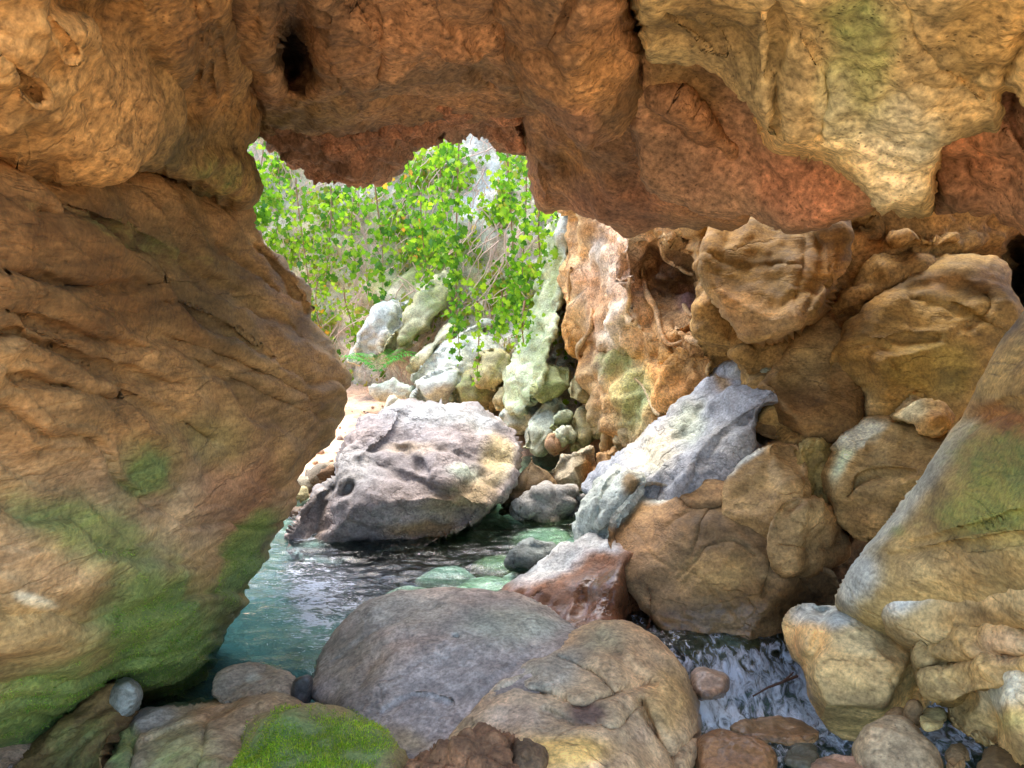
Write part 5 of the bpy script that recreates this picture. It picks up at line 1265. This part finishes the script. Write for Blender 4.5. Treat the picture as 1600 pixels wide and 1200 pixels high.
def hanging_vine(px, y0, y1, Y, nleaf, spread, label, size=0.12, tone=(0, 1, 2), sway=0.0):
    tone = tuple(tone) * 2 + (3, 2)
    pts = []
    n = 14
    for i in range(n):
        t = i / (n - 1)
        p = at(px + sway * t * t + 5 * math.sin(3 * t + px), y0 + (y1 - y0) * t, Y)
        p = p + np.array([0, 0.10 * math.sin(4 * t + px), 0])
        pts.append(p)
    pts = np.array(pts)
    root = bpy.data.objects.new('hanging_vine', None)
    C.objects.link(root)
    root.location = pts[0]
    root.empty_display_size = 0.1
    tag(root, label, 'vine', 'leafy vines hanging down the far cliff')
    v, f = tube(pts, 0.012, 0.005)
    put_mesh('stem', v, f, M_STEM, parent=root)
    for k in range(int(nleaf * 2.6)):
        t = rng.random() ** 0.9
        q = t * (n - 1)
        i = min(int(q), n - 2)
        p = pts[i] + (pts[i + 1] - pts[i]) * (q - i)
        w = 0.72 * spread * (0.45 + 0.55 * (1 - t)) * (1 if rng.random() < 0.8 else 1.6)
        p = p + np.array([rng.normal() * w, -abs(rng.normal()) * 0.12, rng.normal() * 0.06])
        o = bpy.data.objects.new('leaf', leaf_meshes[tone[rng.integers(len(tone))]])
        C.objects.link(o)
        o.parent = root
        o.location = p - pts[0]
        s = size * (0.6 + 0.7 * rng.random())
        s *= 0.30 + 0.32 * rng.random()
        o.scale = (s, s, s)
        # blade faces outwards and a little up, tip hanging
        o.rotation_euler = (math.radians(66 + rng.normal() * 32), math.radians(180 + rng.normal() * 35), math.radians(rng.normal() * 38))
VINES = [
 (712, 212, 560, 9.0, 90, 0.13, 'longest leafy vine, hanging in the middle of the opening down to the outcrop', 0.15, (0, 1, 2, 3), 12),
 (690, 214, 400, 9.3, 60, 0.15, 'leafy vine just left of the longest one, under the peak of the roof lip', 0.15, (0, 1, 2), -6),
 (797, 240, 500, 8.9, 80, 0.10, 'dark green vine right of the pale bare streak on the cliff', 0.13, (1, 3, 0), 4),
 (818, 238, 440, 8.8, 45, 0.08, 'thin vine hanging closest to the rock column', 0.12, (1, 0, 2), 2),
 (846, 330, 460, 8.6, 40, 0.12, 'yellow green vine beside the mossy buttress', 0.13, (2, 0, 2), 2),
 (868, 334, 410, 8.5, 24, 0.08, 'short vine in the corner between column and buttress', 0.12, (2, 0), 0),
 (780, 455, 520, 8.7, 34, 0.14, 'bushy vine end above the square tan block', 0.14, (2, 0, 1), 6),
 (742, 470, 595, 8.5, 22, 0.05, 'sparse trailing vine reaching down to the square tan block', 0.11, (2, 0, 2), 6),
 (820, 470, 560, 8.2, 34, 0.12, 'vine draped over the lower buttress', 0.11, (0, 1, 2), 4),
 (404, 225, 360, 11.5, 60, 0.22, 'vine in the top left corner of the opening against the roof slab', 0.17, (0, 1, 2), 6),
 (428, 245, 420, 11.6, 60, 0.22, 'vine left of the roof lip, next to the left corner of the opening', 0.16, (0, 2, 1), 8),
 (398, 330, 380, 11.4, 34, 0.24, 'leafy clump of vine low at the left edge above the wall', 0.18, (0, 1, 3), 4),
 (470, 280, 500, 11.5, 56, 0.20, 'vine below the left end of the crumbly roof lip', 0.15, (0, 2, 1), 10),
 (510, 290, 470, 11.4, 50, 0.20, 'vine under the lowest part of the crumbly roof lip', 0.15, (1, 0, 2), 6),
 (556, 292, 420, 11.0, 52, 0.22, 'vine in the centre left of the opening beside the pinkish bare patch', 0.16, (0, 1, 2), 0),
 (590, 290, 470, 10.6, 60, 0.22, 'dense vine right of the pinkish bare patch', 0.15, (0, 3, 1), 4),
 (640, 232, 400, 10.2, 60, 0.20, 'vine hanging from the notch of the roof lip with orange leaves', 0.14, (0, 1, 2, 0, 1, 5), 6),
 (664, 300, 470, 9.9, 60, 0.20, 'vine spreading above the long mossy boulder', 0.14, (0, 2, 1), 2),
 (500, 440, 560, 11.2, 44, 0.16, 'yellowing vine low on the slope above the rock wall nose', 0.13, (4, 2, 4, 2, 5), 14),
 (545, 450, 540, 10.9, 40, 0.18, 'yellow green vine on the slope left of the pale leaning boulder', 0.13, (4, 2, 0), 6),
]
for a in VINES:
    hanging_vine(*a)

# ground cover and dry stems on the cliff: far too many to count
def cliff_points(n, weight):
    d = MADE['cliff']
    idx = np.arange(d['n'])
    px, py = d['PX'][:d['n']], d['PY'][:d['n']]
    w = weight(px, py)
    k = rng.choice(idx, n, p=w / w.sum())
    return d['V'][k] + rng.normal(size=(n, 3)) * np.array([0.05, 0.03, 0.05]), d['N'][k], px[k], py[k]
def cover_weight(px, py):
    P = np.column_stack([px / 60.0, py / 60.0, 0 * px])
    w = np.clip(0.25 + 1.6 * fbm(P, 1.0, 3), 0, 1) ** 1.3
    g = 0.25 + 0 * px
    for (x, y, rx, ry, a) in [(430, 300, 70, 90, 1.0), (650, 400, 90, 90, 1.1), (690, 260, 50, 60, 1.0), (520, 380, 80, 90, 0.7), (520, 500, 50, 60, 0.9), (810, 380, 50, 120, 0.9), (860, 420, 40, 80, 0.7)]:
        g = g + a * np.exp(-((px - x) / rx) ** 2 - ((py - y) / ry) ** 2)
    g = g * (1 - 0.95 * np.exp(-((px - 755) / 20) ** 2 - ((py - 270) / 90) ** 2)) * (1 - 0.8 * np.exp(-((px - 575) / 26) ** 2 - ((py - 470) / 60) ** 2))
    return w * g * ((px > 200) & (px < 1000) & (py > 120) & (py < 620)) + 1e-5
def build_cover():
    n = 6500
    P, Nn, px, py = cliff_points(n, cover_weight)
    rx, ry, rz = np.radians(70 + rng.normal(size=n) * 28), np.radians(180 + rng.normal(size=n) * 60), np.radians(rng.normal(size=n) * 45)
    s = 0.035 + 0.075 * rng.random(n) ** 1.5
    V = np.repeat(LEAF_V[None], n, 0) * s[:, None, None]
    def rot(V, a, i, j):
        c, s_ = np.cos(a)[:, None], np.sin(a)[:, None]
        u, w = V[:, :, i].copy(), V[:, :, j].copy()
        V[:, :, i] = c * u - s_ * w
        V[:, :, j] = s_ * u + c * w
    rot(V, rx, 1, 2); rot(V, ry, 2, 0); rot(V, rz, 0, 1)
    P = P + Nn * (0.03 + 0.16 * rng.random(n))[:, None]
    V = V + P[:, None, :]
    F = (LEAF_F[None] + (np.arange(n) * 15)[:, None, None]).reshape(-1, 3)
    pal = np.array([lin(118, 164, 38), lin(90, 140, 34), lin(142, 178, 52), lin(150, 164, 70), lin(168, 156, 96)])
    yel = np.clip((py - 420) / 120, 0, 1) * 0.5
    k = np.where(rng.random(n) < 0.75 - yel, rng.integers(0, 3, n), rng.integers(2, 5, n))
    col = pal[k] * (0.8 + 0.4 * rng.random((n, 1)))
    col = np.repeat(np.column_stack([col, np.ones(n)])[:, None], 15, 1).reshape(-1, 4)
    o = put_mesh('ivy', V.reshape(-1, 3), F, M_LEAF, col=col, smooth=False)
    tag(o, 'carpet of small creeper leaves over the far cliff', 'creeper', kind='stuff')
    lst = []
    P, Nn, px, py = cliff_points(700, lambda px, py: ((px > 340) & (px < 920) & (py > 150) & (py < 560)) * 1.0)
    for i in range(len(P)):
        L = 0.4 + 0.9 * rng.random()
        a = rng.normal() * 0.5
        base = P[i] + np.array([0, -0.12 - 0.1 * rng.random(), 0])
        pts = [base + np.array([math.sin(a) * L * t + 0.06 * math.sin(7 * t + i), -0.06 * math.sin(3 * t + i), -L * t * math.cos(a)]) for t in np.linspace(0, 1, 7)]
        lst.append(tube(pts, 0.009, 0.004, 4))
    v, f = merge(lst)
    tag(put_mesh('dry_stems', v, f, M_DRY), 'tangle of dry pinkish grey stems hanging over the far cliff', 'dry stems', kind='stuff')
build_cover()

# ------------------------------------------------------------------ the fern by the pale leaning boulder
def build_fern(px, py, Y, nf, L, label):
    b = at(px, py, Y)
    root = bpy.data.objects.new('fern', None)
    C.objects.link(root)
    root.location = b
    tag(root, label, 'fern')
    for k in range(nf):
        az = 2 * math.pi * k / nf + rng.normal() * 0.2
        l = L * (0.8 + 0.4 * rng.random())
        d = np.array([math.cos(az), math.sin(az) * 0.8, 0])
        sd = np.array([-d[1], d[0], 0])
        V, F = [], []
        m = 13
        for i in range(m):
            t = (i + 1) / m
            c = b + d * l * t + np.array([0, 0, l * (1.3 * t - 0.95 * t * t)])
            wdt = l * 0.22 * math.sin(math.pi * min(1, t * 0.85 + 0.12))
            for s_ in (-1, 1):
                o_ = len(V)
                tip = c + s_ * sd * wdt + d * wdt * 0.35 - np.array([0, 0, wdt * 0.3])
                V += [c - d * l * 0.022, c + d * l * 0.022, tip]
                F.append((o_, o_ + 1, o_ + 2))
        col = np.tile(np.append(lin(58, 140, 40) * (0.8 + 0.4 * rng.random()), 1), (len(V), 1))
        put_mesh('frond', V, F, M_LEAF, parent=root, col=col, smooth=False)
build_fern(590, 584, 9.2, 20, 0.55, 'bright green fern on the sand below the pale leaning boulder')

# ------------------------------------------------------------------ moss cushions as real tufts on the stones that carry them
def moss_tufts(d, n, thr, size, box=None, cool=1.0):
    k = np.where((d['al'] > thr) & (np.arange(len(d['al'])) < d['n']))[0]
    if box is not None:
        k = k[(d['PX'][k] > box[0]) & (d['PX'][k] < box[2]) & (d['PY'][k] > box[1]) & (d['PY'][k] < box[3])]
    if not len(k): return
    w = np.clip(d['al'][k] - thr + 1.3 * fbm(d['V'][k] + 5, 0.10, 3), 0.0, 1) + 1e-4
    k = rng.choice(k, n, p=w / w.sum())
    nn = d['N'][k]
    P = d['V'][k] + rng.normal(size=(n, 3)) * 0.005
    a = rng.normal(size=(n, 3))
    a -= (a * nn).sum(1)[:, None] * nn
    a /= np.linalg.norm(a, axis=1)[:, None]
    h = size * (0.5 + rng.random(n))[:, None]
    dirn = nn + 0.7 * rng.normal(size=(n, 3))
    V = np.stack([P - a * h * 0.3 - nn * 0.002, P + a * h * 0.3 - nn * 0.002, P + dirn * h * 0.8], 1).reshape(-1, 3)
    F = np.arange(3 * n).reshape(-1, 3)
    pal = np.array([lin(130, 168, 40), lin(156, 184, 50), lin(104, 146, 36), lin(176, 184, 70)]) * np.array([cool, 0.5 + 0.5 * cool, 2.6 - 1.6 * cool])
    col = pal[rng.integers(0, 4, n)] * (0.85 + 0.6 * rng.random((n, 1))) * (1 + 0.5 * fbm(P, 0.15, 3))[:, None]
    col = np.repeat(np.column_stack([col, np.ones(n)]), 3, 0)
    o = put_mesh('moss', V, F, M_LEAF, parent=d['o'], col=col, smooth=False)
    o['kind'] = 'stuff'
moss_tufts(MADE['mossy_rock'], 30000, 0.35, 0.0042)
moss_tufts(MADE['rock_wall_left'], 12000, 0.5, 0.004, (0, 860, 420, 1200), 0.7)

# ------------------------------------------------------------------ loose gravel along the waterline and in the gaps between the boulders
def build_gravel():
    base = np.array([(1, 0, 0), (-1, 0, 0), (0, 1, 0), (0, -1, 0), (0, 0, 1), (0, 0, -1), (.6, .6, .5), (-.6, .6, .5), (.6, -.6, .5), (-.6, -.6, .5)], float)
    fc = np.array([(4, 8, 6), (4, 6, 7), (4, 7, 9), (4, 9, 8), (0, 6, 8), (2, 7, 6), (1, 9, 7), (3, 8, 9), (0, 2, 6), (2, 1, 7), (1, 3, 9), (3, 0, 8), (0, 5, 2), (2, 5, 1), (1, 5, 3), (3, 5, 0)])
    n = 1400
    x = np.concatenate([rng.uniform(-2.2, 1.0, 300), rng.uniform(0.6, 2.4, 700), rng.uniform(-2.0, 0.6, 400)])
    y = np.concatenate([rng.uniform(5.0, 9.5, 300), rng.uniform(1.9, 3.3, 700), rng.uniform(2.0, 3.2, 400)])
    z = ground_z(x, y) + 0.012
    dry = z > 0.03
    x, y, z = x[dry], y[dry], z[dry]
    n = len(x)
    s = np.abs(rng.normal(size=n)) * 0.016 + 0.008
    V = base[None] * s[:, None, None] * rng.uniform(0.6, 1.4, (n, 1, 3)) * rng.uniform(0.8, 1.2, (n, 10, 1))
    V = V + np.column_stack([x, y, z])[:, None]
    F = (fc[None] + (np.arange(n) * 10)[:, None, None]).reshape(-1, 3)
    pal = np.array([lin(176, 166, 152), lin(150, 140, 130), lin(190, 168, 144), lin(120, 112, 104)])
    col = np.repeat(np.column_stack([pal[rng.integers(0, 4, n)], np.zeros(n)]), 10, 0)
    o = put_mesh('gravel', V.reshape(-1, 3), F, M_BED, col=col, wet=np.repeat(np.clip((0.05 - z) * 10, 0, 0.6), 10), smooth=False)
    tag(o, 'loose gravel along the stream and between the boulders', 'gravel', kind='stuff')
build_gravel()
